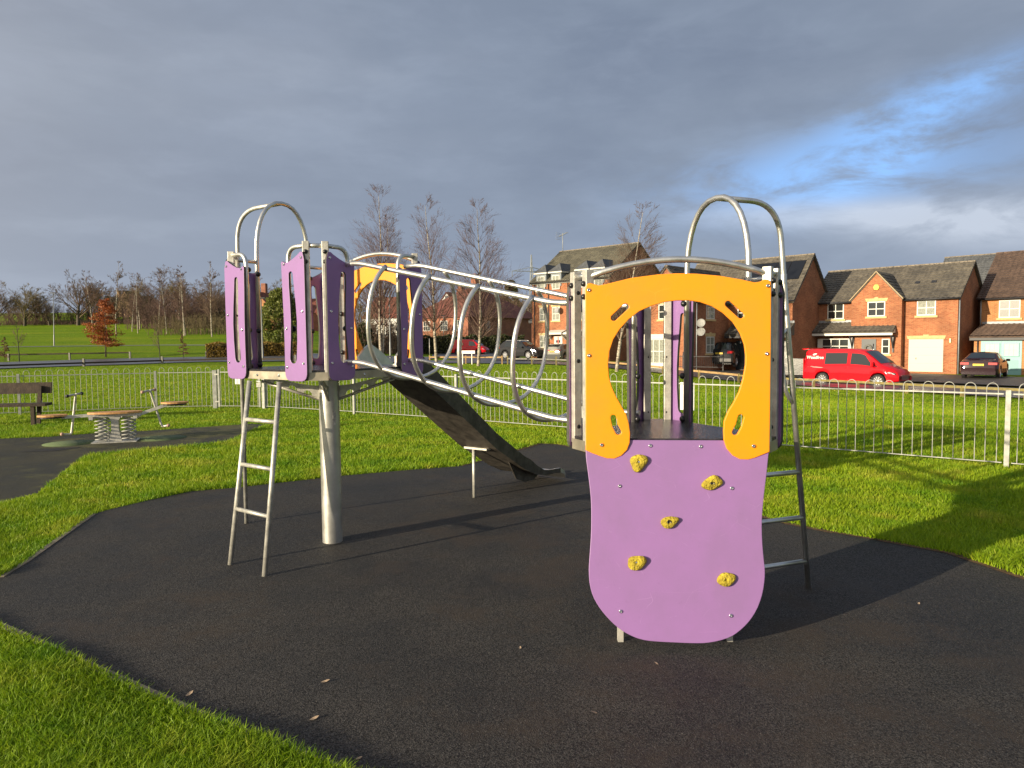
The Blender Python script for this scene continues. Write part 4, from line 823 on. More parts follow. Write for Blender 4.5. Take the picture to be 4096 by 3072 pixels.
def gutter(par, x0, x1, y, z, m=None):
    mb = MB(); mb.tube([(x0, y, z), (x1, y, z)], .055, 8); mb.build('gutter', m or DARKM, par)
def pipe(par, x, y, z0, z1, m=None):
    mb = MB(); mb.tube([(x, y, z0), (x, y, z1)], .042, 8); mb.build('downpipe', m or LEAD, par)
def lean_to(par, x0, x1, y0, y1, z0, z1, m, fascia=WHITE, name='porch_roof'):
    """mono-pitch roof from wall line y1 (height z1) down to y0 (z0)"""
    mb = MB(); slab(mb, (x0, y0, z0), (x1, y0, z0), (x1 - .0, y1, z1), (x0 + .0, y1, z1), .08); r = mb.build(name, m, par)
    mb = MB(); mb.box(x0 + .02, x1 - .02, y0 + .02, y0 + .06, z0 - .24, z0 - .085); mb.build('fascia', fascia, r)
    mb = MB(); mb.box(x0 + .05, x1 - .05, y1 - .012, y1 + .0, z1 - .03, z1 + .17); mb.build('flashing', LEAD, r)
    for x in (x0 + .03, x1 - .06): mb = MB(); mb.extr([(x, y0 + .07, z0 - .09), (x, y1 - .02, z0 - .09), (x, y1 - .02, z1 - .10)], (.03, 0, 0)); mb.build('soffit_end', fascia, r)
    return r
HA = R(-44)
# house with the white garage door
h = empty('brick_house', (22.28, 52.93, -.67), HA, label='red brick house with white garage door and black front door behind the red van', cat='house')
gable_block(h, 0, 9.4, 0, 7.5, 4.95, 7.42, BRK); gable_roof(h, 0, 9.4, 0, 7.5, 4.95, 7.42, TILE); gutter(h, 6.2, 9.6, -.3, 4.83); gutter(h, -.2, 2.9, -.3, 4.83); pipe(h, 9.46, .12, -.3, 4.8); 
gable_block(h, 2.98, 6.22, -.55, .2, 4.98, 6.82, BRK, 'y', 'bay_wall'); r = gable_roof(h, 2.98, 6.22, -.55, 2.6, 4.98, 6.82, TILE, 'y', .06, .10, 'bay_roof', False)
mb = MB(); mb.bar((2.88, -.63, 4.93), (4.6, -.63, 6.86), .05, .16, (0, 1, 0)); mb.bar((6.32, -.63, 4.93), (4.6, -.63, 6.86), .05, .16, (0, 1, 0)); mb.build('verge', mat('verge_mortar', (.45, .36, .22), .9), r)
window(h, 1.14, 0, 3.68, 1.15, 1.13); window(h, 4.05, -.55, 3.78, 1.14, 1.02, head=2); window(h, 7.0, 0, 3.76, 1.13, 1.02, glass=CURT)
lean_to(h, -.10, 5.9, -1.3, 0, 2.72, 3.42, TILE)
f = window(h, 1.0, -.62, .72, 1.9, 1.55, 3, 3, glass=GLASS, sill=False); mb = MB(); mb.box(-.3, 0.0, .0, .62, 0, 1.55); mb.box(1.9, 2.2, .0, .62, 0, 1.55); mb.build('bay_side', WHITE, f); mb = MB(); mb.box(-.28, 2.18, .02, .62, -.75, -.004); mb.build('bay_plinth', BRK, f)
GREYD = mat('anthracite_door', (.035, .045, .052), .4)
mb = MB(); mb.box(3.72, 4.66, -.61, -.54, .05, 2.22); d = mb.build('front_door', GREYD, h); mb = MB(); mb.tube([(4.5, -.66, 1.0), (4.5, -.66, 1.9)], .02, 8); mb.build('door_handle', CHROME, d)
mb = MB(); mb.tube([(4.19 + .2 * math.cos(k * PI / 8), -.68, 1.58 + .2 * math.sin(k * PI / 8)) for k in range(16)], .07, 8, True); mb.build('wreath', mat('wreath', (.16, .16, .14), .9, 0, .9, 22), d)
window(h, 5.02, -.55, 1.18, .5, 1.05, 1, 2)
mb = MB(); mb.box(6.56, 8.62, -.03, .05, .0, 2.18); g = mb.build('garage_door', mat('cream_door', (.50, .48, .39), .5), h)
for z in (.55, 1.09, 1.63): mb = MB(); mb.box(6.58, 8.60, -.034, -.02, z, z + .018); mb.build('door_groove', LEAD, g)
mb = MB(); mb.box(7.0, 7.04, -.06, -.02, .82, .95); mb.build('door_handle', BLACK, g)
mb = MB(); mb.extr([(6.48, -.04, 2.20), (8.70, -.04, 2.20), (8.76, -.04, 2.42), (6.42, -.04, 2.42)], (0, .08, 0)); mb.extr([(7.46, -.055, 2.20), (7.72, -.055, 2.20), (7.76, -.055, 2.49), (7.42, -.055, 2.49)], (0, .02, 0)); mb.build('lintel', STONE, h)
for x in (6.16, 8.98): mb = MB(); mb.box(x, x + .08, -.12, -.0, 1.95, 2.2); mb.build('wall_lamp', mat('brass_lamp', (.55, .40, .18), .4, .6), h)
mb = MB(); mb.lathe([(.20, 0), (.20, .06), (.0001, .06)], (4.6, -.56, 5.78), (0, -1, 0), 6, False); mb.build('alarm_box', mat('alarm_yellow', (.75, .55, .03), .5), h)
for x in (.2, 3.1, 5.75): mb = MB(); mb.bar((x, -.6, 1.55), (x, -1.15, 2.45), .08, .08, (1, 0, 0)); mb.bar((x, -.62, 1.3), (x, -.62, 2.45), .08, .08, (0, 1, 0)); mb.build('porch_bracket', GREYD, h)
for x in (6.6, 7.6): mb = MB(); k = (7.42 - 4.95) / 3.75; mb.obox((x, 1.55, 4.95 + k * 1.55 + .12), (.30, .30, .05), Matrix.Rotation(math.atan(k), 3, 'X')); mb.build('roof_vent', DARKM, h)
# rightmost house with the pale turquoise garage door
h = empty('brick_house', (32.26, 49.13, -.65), HA, label='orange brick house with pale turquoise garage door and brown tiled roof', cat='house')
gable_block(h, 0, 9.5, 0, 12.0, 4.95, 8.45, BRK2); gable_roof(h, 0, 9.5, 0, 12.0, 4.95, 8.45, TILEB); gutter(h, -.2, 9.6, -.3, 4.83); pipe(h, .06, -.06, 2.9, 4.8, LEAD)
window(h, 1.09, 0, 3.54, 1.2, 1.2, 2, 2, glass=BLIND); window(h, 5.4, 0, 3.54, 1.2, 1.2, 2, 2, glass=BLIND)
mb = MB(); mb.box(.33, 6.2, -3.2, 0, -.6, 2.2); mb.build('garage_wall', BRK2, h); lean_to(h, .1, 6.4, -3.5, 0, 2.30, 3.14, TILEB, DARKM, 'garage_roof'); pipe(h, .55, -3.27, -.4, 2.05, DARKM)
TURQ = mat('turquoise_paint', (.22, .43, .43), .5, 0, .05, 4)
mb = MB(); mb.box(.72, 2.92, -3.24, -3.16, -.15, 2.04); d = mb.build('garage_door', TURQ, h)
for x in (.90, 1.93): window(h, x, -3.275, 1.02, .86, .86, 3, 2, glass=mat('frosted_pane', (.42, .42, .38), .3), sill=False, fr=TURQ, bar=.035)
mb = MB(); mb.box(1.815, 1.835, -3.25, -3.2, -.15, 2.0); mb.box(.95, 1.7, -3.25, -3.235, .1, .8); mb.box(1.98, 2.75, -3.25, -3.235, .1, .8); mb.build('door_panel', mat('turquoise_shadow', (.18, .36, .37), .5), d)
# house with the solar panels and projecting gable
h = empty('brick_house', (12.87, 55.37, -.6), HA, label='red brick house with projecting gable and solar panels on its grey roof', cat='house')
gable_block(h, 0, 9.0, 0, 6.7, 4.95, 8.22, BRK); gable_roof(h, 0, 9.0, 0, 6.7, 4.95, 8.22, TILE); gutter(h, 4.2, 9.2, -.3, 4.83)
gable_block(h, 0, 4.27, -5, .3, 4.95, 7.35, BRK, 'y', 'wing_wall'); gable_roof(h, 0, 4.27, -5, 2.4, 4.95, 7.35, TILE, 'y', .10, .2, 'wing_roof'); gutter(h, 0, 0, 0, 0) if False else None
window(h, 4.27, -3.3, 3.66, 1.18, 1.0, 2, 2, 'R', CURT); window(h, 4.27, -3.3, 1.26, 1.18, 1.17, 2, 2, 'R', CURT, head=2)
window(h, 1.5, -5, 3.68, .98, 1.05, 2, 2, head=1); f = window(h, .75, -5.35, .55, 1.6, 1.75, 3, 2, glass=CURT, sill=False); mb = MB(); mb.box(-.12, 1.72, -.1, .35, 1.76, 1.95); mb.box(-.15, 1.75, -.12, .35, 1.96, 2.08); mb.box(0, 1.6, .02, .35, -1.1, -.004); mb.build('bay_head', WHITE, f)
pipe(h, 4.33, -4.7, -.4, 4.8, LEAD)
window(h, 5.0, 0, 3.6, .9, 1.05, 2, 2); window(h, 7.4, 0, 3.6, 1.0, 1.05, 2, 2); lean_to(h, 4.6, 9.2, -1.3, 0, 2.55, 3.3, TILE, DARKM)
mb = MB(); mb.box(6.9, 8.9, -.04, .02, -.1, 2.1); mb.build('garage_door', WHITE, h); mb = MB(); mb.box(4.9, 5.8, -.05, .02, 0, 2.1); mb.build('front_door', GREYD, h)
k = (8.22 - 4.95) / 3.35; mb = MB()
for i in range(4): mb.obox((5.2 + i * 1.04, 2.05, 4.95 + k * 2.05 + .17), (1.0, 2.0, .04), Matrix.Rotation(math.atan(k), 3, 'X'))
mb.build('solar_array', mat('solar_glass', (.01, .011, .014), .3, 0), h)
for z in (2.75, 3.35):
    mb = MB(); c = Vector((4.62, -4.62, z)); ax = Vector((.3, -.95, .3)).normalized(); mb.lathe([(.30, .06), (.24, .02), (.12, .0), (.0001, -.005)], c, ax, 18); mb.tube([c, c + Vector((-.3, .15, -.1))], .02, 6); mb.build('satellite_dish', mat('dish_pale', (.30, .30, .285), .6), h)
# three-storey terrace with dormers
h = empty('brick_townhouse', (2.01, 69.19, 0.0), R(-42), label='three-storey brick terrace with white dormer windows and TV aerial', cat='house')
gable_block(h, 0, 9.0, 0, 9.4, 7.3, 10.6, BRK); gable_roof(h, 0, 9.0, 0, 9.4, 7.3, 10.6, tiles('mossy_tiles', (.082, .076, .056), (.14, .13, .095))); gutter(h, 0, 9, -.27, 7.12)
mb = MB(); mb.box(-.05, 9.05, -.16, -.02, 7.02, 7.30); mb.build('fascia', WHITE, h)
for i, u in enumerate((.62, 2.42, 5.5, 7.25)):
    d = empty('dormer', (u, 0, 0)); d.parent = h; wdt = 1.22
    mb = MB(); mb.box(0, wdt, -.06, 1.6, 6.75, 8.02); mb.build('dormer_cheek', mat('dormer_lead', (.20, .23, .25), .6), d)
    mb = MB(); mb.add([(-.22, -.28, 8.12), (wdt + .22, -.28, 8.12), (wdt + .22, 2.2, 8.12), (-.22, 2.2, 8.12), (wdt / 2, .55, 8.95), (wdt / 2, 2.4, 8.95)], [(0, 1, 4), (1, 2, 5, 4), (2, 3, 5), (3, 0, 4, 5), (0, 3, 2, 1)]); mb.build('dormer_roof', TILED, d)
    mb = MB(); mb.box(-.2, wdt + .2, -.26, 1.5, 7.98, 8.11); mb.build('dormer_fascia', WHITE, d)
    window(h, u + .16, -.075, 6.45, .90, 1.32, 2, 2, glass=CURT, sill=False)
for u in (.98, 2.5, 5.6, 7.4): window(h, u, 0, 3.54, .92, 1.27, 2, 2, head=2, glass=CURT)
for u in (.98, 7.4): window(h, u, 0, 1.0, .92, 1.15, 2, 2, head=1, glass=CURT)
for u in (2.75, 4.9):
    mb = MB(); mb.box(u, u + .98, -.05, .02, 0, 2.05); d = mb.build('front_door', WHITE, h); mb = MB(); mb.box(u + .25, u + .42, -.06, -.045, 1.45, 1.7); mb.box(u + .56, u + .73, -.06, -.045, 1.45, 1.7); mb.build('door_pane', GLASS, d)
    if u == 2.75: mb = MB(); mb.box(u + .45, u + .53, -.08, -.05, 1.1, 2.0); mb.lathe([(.16, 0), (.22, .05), (.12, .12), (.0001, .12)], (u + .49, -.1, 1.0), (0, 0, 1), 10); mb.build('red_bow', mat('red_ribbon', (.6, .02, .02), .5), d)
    mb = MB(); mb.box(u - .5, u + 1.48, -.85, 0, 2.22, 2.36); mb.extr([(u - .45, -.8, 2.36), (u + 1.43, -.8, 2.36), (u + 1.43, 0, 2.62), (u - .45, 0, 2.62)], (0, 0, .03)); c = mb.build('door_canopy', WHITE, h)
    for x in (u - .4, u + 1.3): mb = MB(); mb.extr([(x, -.75, 2.2), (x, -.02, 2.2), (x, -.02, 1.7)], (.1, 0, 0)); mb.build('canopy_bracket', WHITE, c)
for u in (.35, 2.1, 4.4, 6.9): pipe(h, u, -.06, 0, 7.05, DARKM)
for u, z in ((3.45, 4.5), (4.75, 2.9)):
    mb = MB(); c = Vector((u, -.45, z)); mb.lathe([(.30, .06), (.24, .02), (.12, 0), (.0001, -.005)], c, Vector((-.3, -.9, .25)), 18); mb.tube([c, c + Vector((.1, .42, 0))], .02, 6); mb.build('satellite_dish', mat('dish_grey', (.3, .3, .3), .5), h)
mb = MB(); mb.tube([(.15, 4.7, 10.5), (.15, 4.7, 12.5)], .03, 6); mb.tube([(-.3, 4.7, 12.2), (.8, 4.7, 12.5)], .025, 5)
for k in range(8): mb.tube([(-.3 + k * .14, 4.45, 12.2 + k * .038), (-.3 + k * .14, 4.95, 12.2 + k * .038)], .012, 4)
for k in range(5): mb.tube([(-.42, 4.3, 11.9 + k * .16), (-.42, 5.1, 11.9 + k * .16)], .012, 4)
mb.build('tv_aerial', GALVP, h)
mb = MB(); mb.box(-2.6, -.05, 3, 8, -.5, 3.6); mb.build('outbuilding', BRK3, h); lean_to(h, -2.8, 0, 2.7, 8, 3.7, 5.0, TILED, DARKM, 'outbuilding_roof')
# roof between the two right-hand houses
h = empty('brick_house', (40.5, 64.5, -.4), HA, label='dark slate-roofed house glimpsed between the two right-hand houses', cat='house')
gable_block(h, -2, 7, 0, 8, 5.6, 9.6, BRK3); gable_roof(h, -2, 7, 0, 8, 5.6, 9.6, TILED)
# hipped semi-detached house behind the post van
def hipped(par, x0, x1, y0, y1, eave, ridge, m, ov=.35, r0=None, r1=None):
    ym = (y0 + y1) / 2; k = (ridge - eave) / ((y1 - y0) / 2); z = eave - k * ov; d = (y1 - y0) / 2; a = (x0 + d if r0 is None else r0); b2 = (x1 - d if r1 is None else r1)
    mb = MB(); P = [(x0 - ov, y0 - ov, z), (x1 + ov, y0 - ov, z), (x1 + ov, y1 + ov, z), (x0 - ov, y1 + ov, z), (a, ym, ridge), (b2, ym, ridge)]
    mb.add(P, [(0, 1, 5, 4), (1, 2, 5), (2, 3, 4, 5), (3, 0, 4), (0, 3, 2, 1)]); return mb.build('roof', m, par)
h = empty('brick_house', (-16.6, 112.5, .3), R(-38), label='hip-roofed red brick semi behind the clipped hedge and post van', cat='house')
mb = MB(); mb.box(0, 13.0, 0, 18, -.6, 5.2); mb.build('wall', BRK3, h); rf = hipped(h, 0, 13.0, 0, 18, 5.2, 10.4, TILER, .4, 6.4, 6.6)
mb = MB(); mb.box(6.2, 7.2, 8.5, 9.5, 9.6, 12.2); mb.build('chimney', BRK3, rf)
for u in (1.2, 3.8, 7.4, 10.4): window(h, u, 0, 3.0, 1.5, 1.5, 3, 2, glass=GLASS, sill=False)
for u in (6.8, 9.6): window(h, u, -.05, .5, 2.0, 1.7, 4, 3, glass=CURT, sill=False)
window(h, 13.0, 4.0, 2.9, 1.0, 1.5, 2, 2, 'R', sill=False)
h = empty('white_house', (-27.5, 132, .6), R(-30), label='white rendered house with red tiled roof half hidden by bare trees', cat='house')
gable_block(h, 0, 9.5, 0, 8, 5.6, 9.4, mat('white_render', (.62, .62, .60), .8, 0, .06, 2)); rf = gable_roof(h, 0, 9.5, 0, 8, 5.6, 9.4, TILER, cap=False); mb = MB(); mb.box(8.0, 9.0, 3.4, 4.4, 8.6, 11.2); mb.build('chimney', BRK3, rf)
window(h, 6.3, 0, 3.2, 1.2, 1.2, sill=False); window(h, 2.2, 0, 3.2, 1.2, 1.2, sill=False)
h = empty('brick_house', (-15.5, 138, .6), R(-35), label='white gabled house with brick chimney behind the hip-roofed semi', cat='house')
gable_block(h, 0, 8, 0, 9, 6.0, 10.4, mat('white_render', (.62, .62, .60)), 'y'); rf = gable_roof(h, 0, 8, 0, 9, 6.0, 10.4, TILER, 'y', cap=False); mb = MB(); mb.box(4.2, 5.2, 3.0, 4.0, 9.6, 12.2); mb.build('chimney', BRK3, rf); mb = MB(); mb.box(1.5, 2.4, 6, 7, 8.5, 11.5); mb.build('chimney', BRK3, rf)
h = empty('brick_house', (-57.5, 152, 3.4), R(-8), label='orange brick gabled house with chimney seen past the left tower', cat='house')
gable_block(h, 0, 7.2, 0, 9, 5.2, 9.2, BRK2, 'y'); rf = gable_roof(h, 0, 7.2, 0, 9, 5.2, 9.2, TILER, 'y', cap=False); mb = MB(); mb.box(3.1, 4.1, 3, 4, 8.6, 11.2); mb.build('chimney', BRK3, rf); window(h, 3.2, 0, 4.0, 1.2, 1.3, sill=False)
h = empty('brick_house', (-47.5, 158, 3.4), R(-8), label='dark roofed house beside the orange gabled house', cat='house')
gable_block(h, 0, 9, 0, 8, 5.0, 8.2, BRK3); gable_roof(h, 0, 9, 0, 8, 5.0, 8.2, TILER, cap=False)
h = empty('stone_house', (-134, 232, 9.8), R(-12), label='long pale stone house on the rise behind bare trees', cat='house')
TAN = mat('tan_stone', (.36, .23, .13), .9, 0, .3, 3)
gable_block(h, 0, 16, 0, 8, 4.6, 7.6, TAN); rf = gable_roof(h, 0, 16, 0, 8, 4.6, 7.6, TILED, cap=False); gable_block(h, 9, 14.2, -2, .5, 5.6, 9.0, TAN, 'y', 'gable_wing'); gable_roof(h, 9, 14.2, -2, 4, 5.6, 9.0, TILED, 'y', cap=False, name='wing_roof'); mb = MB(); mb.box(4, 5, 3.5, 4.5, 7.2, 9.6); mb.build('chimney', TAN, rf)
# low split-stone wall and iron railings in front of the houses
mb = MB(); mb.bar((16.55, 44.9, -.08), (20.2, 41.4, -.14), .25, 1.0); o = mb.build('garden_wall', MATS.get('split') or brick('split_stone', (.26, .26, .25), (.42, .42, .40), (.10, .10, .10))); tag(o, 'low grey split-stone garden wall behind the red van', 'wall')
rl = empty('iron_railing', (11.6, 49.6, -.35), R(-44), label='black iron railing in front of the bay window', cat='railing')
mb = MB()
for z in (.12, .82): mb.bar((-2.6, 0, z), (3.4, 0, z), .02, .03)
mb.build('rail', DARKM, rl); mb = MB()
for k in range(44): mb.tube([(-2.5 + k * .135, 0, .05), (-2.5 + k * .135, 0, .92)], .009, 4, caps=False)
mb.build('baluster', DARKM, rl)
for x in (-2.6, .4, 3.4): mb = MB(); mb.box(x - .03, x + .03, -.03, .03, -.1, 1.05); mb.lathe([(.0001, .0), (.05, .04), (.0001, .1)], (x, 0, 1.05), (0, 0, 1), 8); mb.build('railing_post', DARKM, rl)

# ------------------------------------------------------------------ lamp posts, signs, pylon
def lamp(x, y, hgt, label, z=None, tilt=0.0):
    z = tzf(x, y) if z is None else z; l = empty('street_lamp', (x, y, z), label=label, cat='street lamp', group='street lamps'); l.rotation_euler.y = tilt
    mb = MB(); mb.lathe([(.085, -.1), (.085, hgt * .2), (.055, hgt * .21), (.045, hgt), (.0001, hgt)], (0, 0, 0), (0, 0, 1), 12); mb.build('column', mat('lamp_grey', (.26, .27, .265), .5, .3), l)
    mb = MB(); mb.box(-.36, .36, -.16, .16, hgt - .02, hgt + .09); mb.build('lantern', DARKM, l)
LZ = lambda X, Y, W=0: None
lamp(-66.8, 104, 7.6, 'grey street lamp in the field at the far left', 1.62, .03); lamp(-21.0, 60, 5.2, 'grey street lamp in front of the green conifer'); lamp(-11.6, 68, 7.8, 'white lamp column seen through the left yellow arch'); lamp(-9.9, 104, 5.4, 'slim lamp column behind the red post van')
s = empty('street_name_sign', (-3.2, 50.9, tzf(-3.2, 50.9)), R(-20), label='white street name plate on two posts by the birch', cat='sign')
mb = MB(); mb.box(-.62, .62, -.015, .015, .78, 1.0); mb.build('plate', mat('sign_white', (.74, .74, .72)), s)
for x in (-.36, .36): mb = MB(); mb.box(x - .025, x + .025, .016, .06, -.05, .98); mb.build('leg', GALV, s)
mb = MB(); mb.tube([(-9.0, 78, -.05), (-9.0, 78, 2.0)], .035, 8); o = mb.build('sign_post', GALV); tag(o, 'bare grey sign post left of the red post van', 'post')
p = empty('electricity_pylon', (14.9, 520, 0), R(15), label='distant steel electricity pylon left of the brick terrace', cat='pylon'); PY_ = mat('pylon_steel', (.22, .24, .26), .7, .1)
mb = MB(); HT = 64.0
def pw(z): return 4.5 * max(0, 1 - z / 38) + 1.15 * max(.12, 1 - max(0, z - 38) / 30) 
lv = list(np.linspace(0, HT, 15))
for a, b2 in zip(lv[:-1], lv[1:]):
    wa, wb = pw(a), pw(b2)
    for sx, sy in ((1, 1), (1, -1), (-1, 1), (-1, -1)): mb.bar((sx * wa, sy * wa, a), (sx * wb, sy * wb, b2), .36, .36)
    for s1 in (1, -1): mb.bar((-wa, s1 * wa, a), (wb, s1 * wb, b2), .16, .16); mb.bar((wa, s1 * wa, a), (-wb, s1 * wb, b2), .16, .16); mb.bar((s1 * wa, -wa, a), (s1 * wb, wb, b2), .16, .16)
mb.build('lattice', PY_, p)
for z, ln in ((52.0, 14.5), (40.0, 12.0), (28, 14)):
    mb = MB()
    for s1 in (1, -1):
        for yy in (-.7, .7): mb.bar((0, yy, z), (s1 * ln, 0, z), .42, .42); mb.bar((0, yy, z + 3.0), (s1 * ln, 0, z), .34, .34)
        for k in range(1, 6): x = ln * k / 6; mb.bar((s1 * x, .3, z), (s1 * (x - ln / 12), .3, z + 2.6 * (1 - (x - ln / 12) / ln)), .12, .12)
        mb.bar((s1 * ln, 0, z), (s1 * ln, 0, z - 4), .4, .4)
    mb.build('cross_arm', PY_, p)

# ------------------------------------------------------------------ vehicles
def paint(name, c, metal=.3, rough=.28): return mat(name, c, .6, 0, 0, coat=.7, spec=.08)
class Car:
    """body lofted from a side profile; local x = forward from the rear bumper, y = left, z = up"""
    def __init__(s, L, W, top, belt, wheel_x, wr, zb=.24, roofw=.74, cabin=(0, 1), crown=.025, nose=.16, tail=.10, arch=1.16):
        s.L, s.W, s.top, s.belt, s.wx, s.wr, s.zb0, s.roofw, s.cab, s.crown, s.nose, s.tail, s.arch = L, W, top, belt, wheel_x, wr, zb, roofw, cabin, crown, nose, tail, arch
    def T(s, x): return float(np.interp(x, *zip(*s.top)))
    def Bl(s, x): return min(float(np.interp(x, *zip(*s.belt))), s.T(x) - .05)
    def w(s, x):
        h = s.W / 2; t = x / s.L; k = 0
        if t > .86: k = s.nose * ((t - .86) / .14) ** 2
        if t < .10: k = s.tail * ((.10 - t) / .10) ** 2
        return h * (1 - k)
    def zb(s, x):
        z = s.zb0 + (.10 * max(0, (x / s.L - .9) / .1)) + (.08 * max(0, (.06 - x / s.L) / .06))
        for wx in s.wx:
            r = s.wr * s.arch
            if abs(x - wx) < r: z = max(z, s.wr + math.sqrt(r * r - (x - wx) ** 2) * .97)
        return z
    def wt(s, x):
        c0, c1 = s.cab; h = s.w(x); b2 = s.Bl(x); t = s.T(x); f = min(1, max(0, (t - b2 - .05) / .45)); return h * (.95 * (1 - f) + s.roofw * f)
    def ring(s, x):
        w, zb, b2, t, wt = s.w(x), s.zb(x), s.Bl(x), s.T(x), s.wt(x); zb = min(zb, b2 - .05); m = zb + (b2 - zb) * .5
        h = [(0, zb), (w * .90, zb), (w * .985, zb + min(.06, (m - zb) * .4)), (w * 1.0, m), (w * .985, b2 - .03), (w * .965, b2)]
        h += [(w * .965 * .35 + wt * .65, b2 + (t - b2) * .6), (wt, t - min(.05, (t - b2) * .3)), (wt * .86, t), (0, t + s.crown)]
        return h
    def body(s, m, par, name='body'):
        xs_ = sorted(set([round(x, 3) for x in np.linspace(0, s.L, 66)] + [round(wx + s.wr * s.arch * c, 3) for wx in s.wx for c in np.cos(np.linspace(0, PI, 17))] + [p[0] for p in s.top]))
        mb = MB(); vs = []
        for x in xs_:
            h = s.ring(x); full = h + [(-y, z) for y, z in reversed(h[1:-1])]; vs += [(x, y, z) for y, z in full]
        n = len(full); fs = [(i * n + k, i * n + (k + 1) % n, (i + 1) * n + (k + 1) % n, (i + 1) * n + k) for i in range(len(xs_) - 1) for k in range(n)]
        mb.add(vs, fs, True); mb.add(vs[:n], [tuple(range(n))]); mb.add(vs[-n:], [tuple(range(n))]); s.b = mb.build(name, m, par, 32); return s.b
    def side(s, x, t, sg, out=.008):
        w, b2, tp, wt = s.w(x) * .965, s.Bl(x), s.T(x), s.wt(x)
        if t <= .6: f = t / .6; y = w + (w * .35 + wt * .65 - w) * f; z = b2 + (tp - b2) * t
        else: f = (t - .6) / .4; y0 = w * .35 + wt * .65; y = y0 + (wt - y0) * f; z = b2 + (tp - b2) * .6 + ((tp - min(.05, (tp - b2) * .3)) - (b2 + (tp - b2) * .6)) * f
        return (x, sg * (y + out), z)
    def low(s, x, z, sg, out=.006):
        h = s.ring(x)[1:6]; y = np.interp(z, [q[1] for q in h], [q[0] for q in h]); return (x, sg * (float(y) + out), z)
    def sidewin(s, name, m, par, sg, x0b, x1b, x0t, x1t, t0=.10, t1=.88, n=10):
        mb = MB(); vs = []
        for j in range(7):
            f = j / 6; t = t0 + (t1 - t0) * f
            for i in range(n + 1): g = i / n; x = (x0b * (1 - f) + x0t * f) * (1 - g) + (x1b * (1 - f) + x1t * f) * g; vs.append(s.side(x, t, sg))
        mb.add(vs, [(j * (n + 1) + i, j * (n + 1) + i + 1, (j + 1) * (n + 1) + i + 1, (j + 1) * (n + 1) + i) for j in range(6) for i in range(n)], True); return mb.build(name, m, par)
    def topwin(s, name, m, par, xa, xb, fa=.9, fb=.9, n=8):
        mb = MB(); vs = []; off = 1 if xb > xa else -1
        for i in range(n + 1):
            x = xa + (xb - xa) * i / n; t = s.T(x); wt = s.wt(x) * .86 * (fa + (fb - fa) * i / n); dz = .012
            for k in range(9): y = -1 + k / 4; vs.append((x, y * wt, t + s.crown * (1 - abs(y * (fa + (fb - fa) * i / n))) + dz))
        mb.add(vs, [(i * 9 + k, i * 9 + k + 1, (i + 1) * 9 + k + 1, (i + 1) * 9 + k) for i in range(n) for k in range(8)], True); return mb.build(name, m, par)
    def sidepatch(s, name, m, par, sg, pts, out=.008):
        mb = MB(); P = [s.low(x, z, sg, out) for x, z in pts]; mb.add(P, [tuple(range(len(P)))]); return mb.build(name, m, par)
    def wheels(s, par, rim=ALLOY, spokes=10, tw=.21):
        for wx in s.wx:
            for sg in (1, -1):
                y = sg * (s.W / 2 - .02); r = s.wr; wl = MB(); wl.lathe([(r * .66, -tw + .01), (r * .9, -tw), (r, -tw + .03), (r, -.03), (r * .93, -.005), (r * .68, 0)], (wx, y, r), (0, sg, 0), 28); o = wl.build('wheel', RUBBER, par, 40)
                rm = MB(); rm.lathe([(r * .68, -.004), (r * .66, -.03), (r * .60, -.05)], (wx, y, r), (0, sg, 0), 28); rm.lathe([(r * .16, -.012), (.0001, -.008)], (wx, y, r), (0, sg, 0), 12)
                for k in range(spokes):
                    a = 2 * PI * k / spokes; da = .62 * PI / spokes; c = Vector((wx, y - sg * .016, r)); q = [(r * .12, a - da * .6), (r * .64, a - da * .75), (r * .64, a + da * .75), (r * .12, a + da * .6)]
                    rm.extr([c + Vector((rr * math.cos(t), 0, rr * math.sin(t))) for rr, t in q], (0, -sg * .02, 0))
                rm.build('rim', rim, o); dk = MB(); dk.lathe([(r * .65, -.055), (.0001, -.055)], (wx, y, r), (0, sg, 0), 20); dk.build('wheel_well', BLACK, o)
    def under(s, par):
        mb = MB(); mb.box(.25, s.L - .25, -s.W / 2 * .80, s.W / 2 * .80, s.zb0 - .03, min(s.zb0 + .35, .6)); mb.build('underbody', BLACK, par)
PLATEY = mat('plate_yellow', (.75, .52, .02), .5)
def plate(par, p, rz, s, m=PLATEY, wd=.52):
    mb = MB(); mb.box(-wd / 2, wd / 2, -.012, .0, -.056, .056); o = mb.build('number_plate', m, par); o.matrix_local = Matrix.Translation(p) @ Matrix.Rotation(rz, 4, 'Z')
    if s: t = text_mesh(s, .105, .001); t.materials.append(BLACK); q = link('plate_text', t, o); q.matrix_local = Matrix.Translation((0, -.014, -.004)) @ Matrix.Rotation(PI / 2, 4, 'X')
LAMPR = mat('lamp_red', (.36, .006, .010), .4, spec=.2); LAMPC = mat('lamp_clear', (.5, .52, .54), .08, .2, spec=.9)
REDP = paint('van_red', (.62, .004, .012), 0, .25)
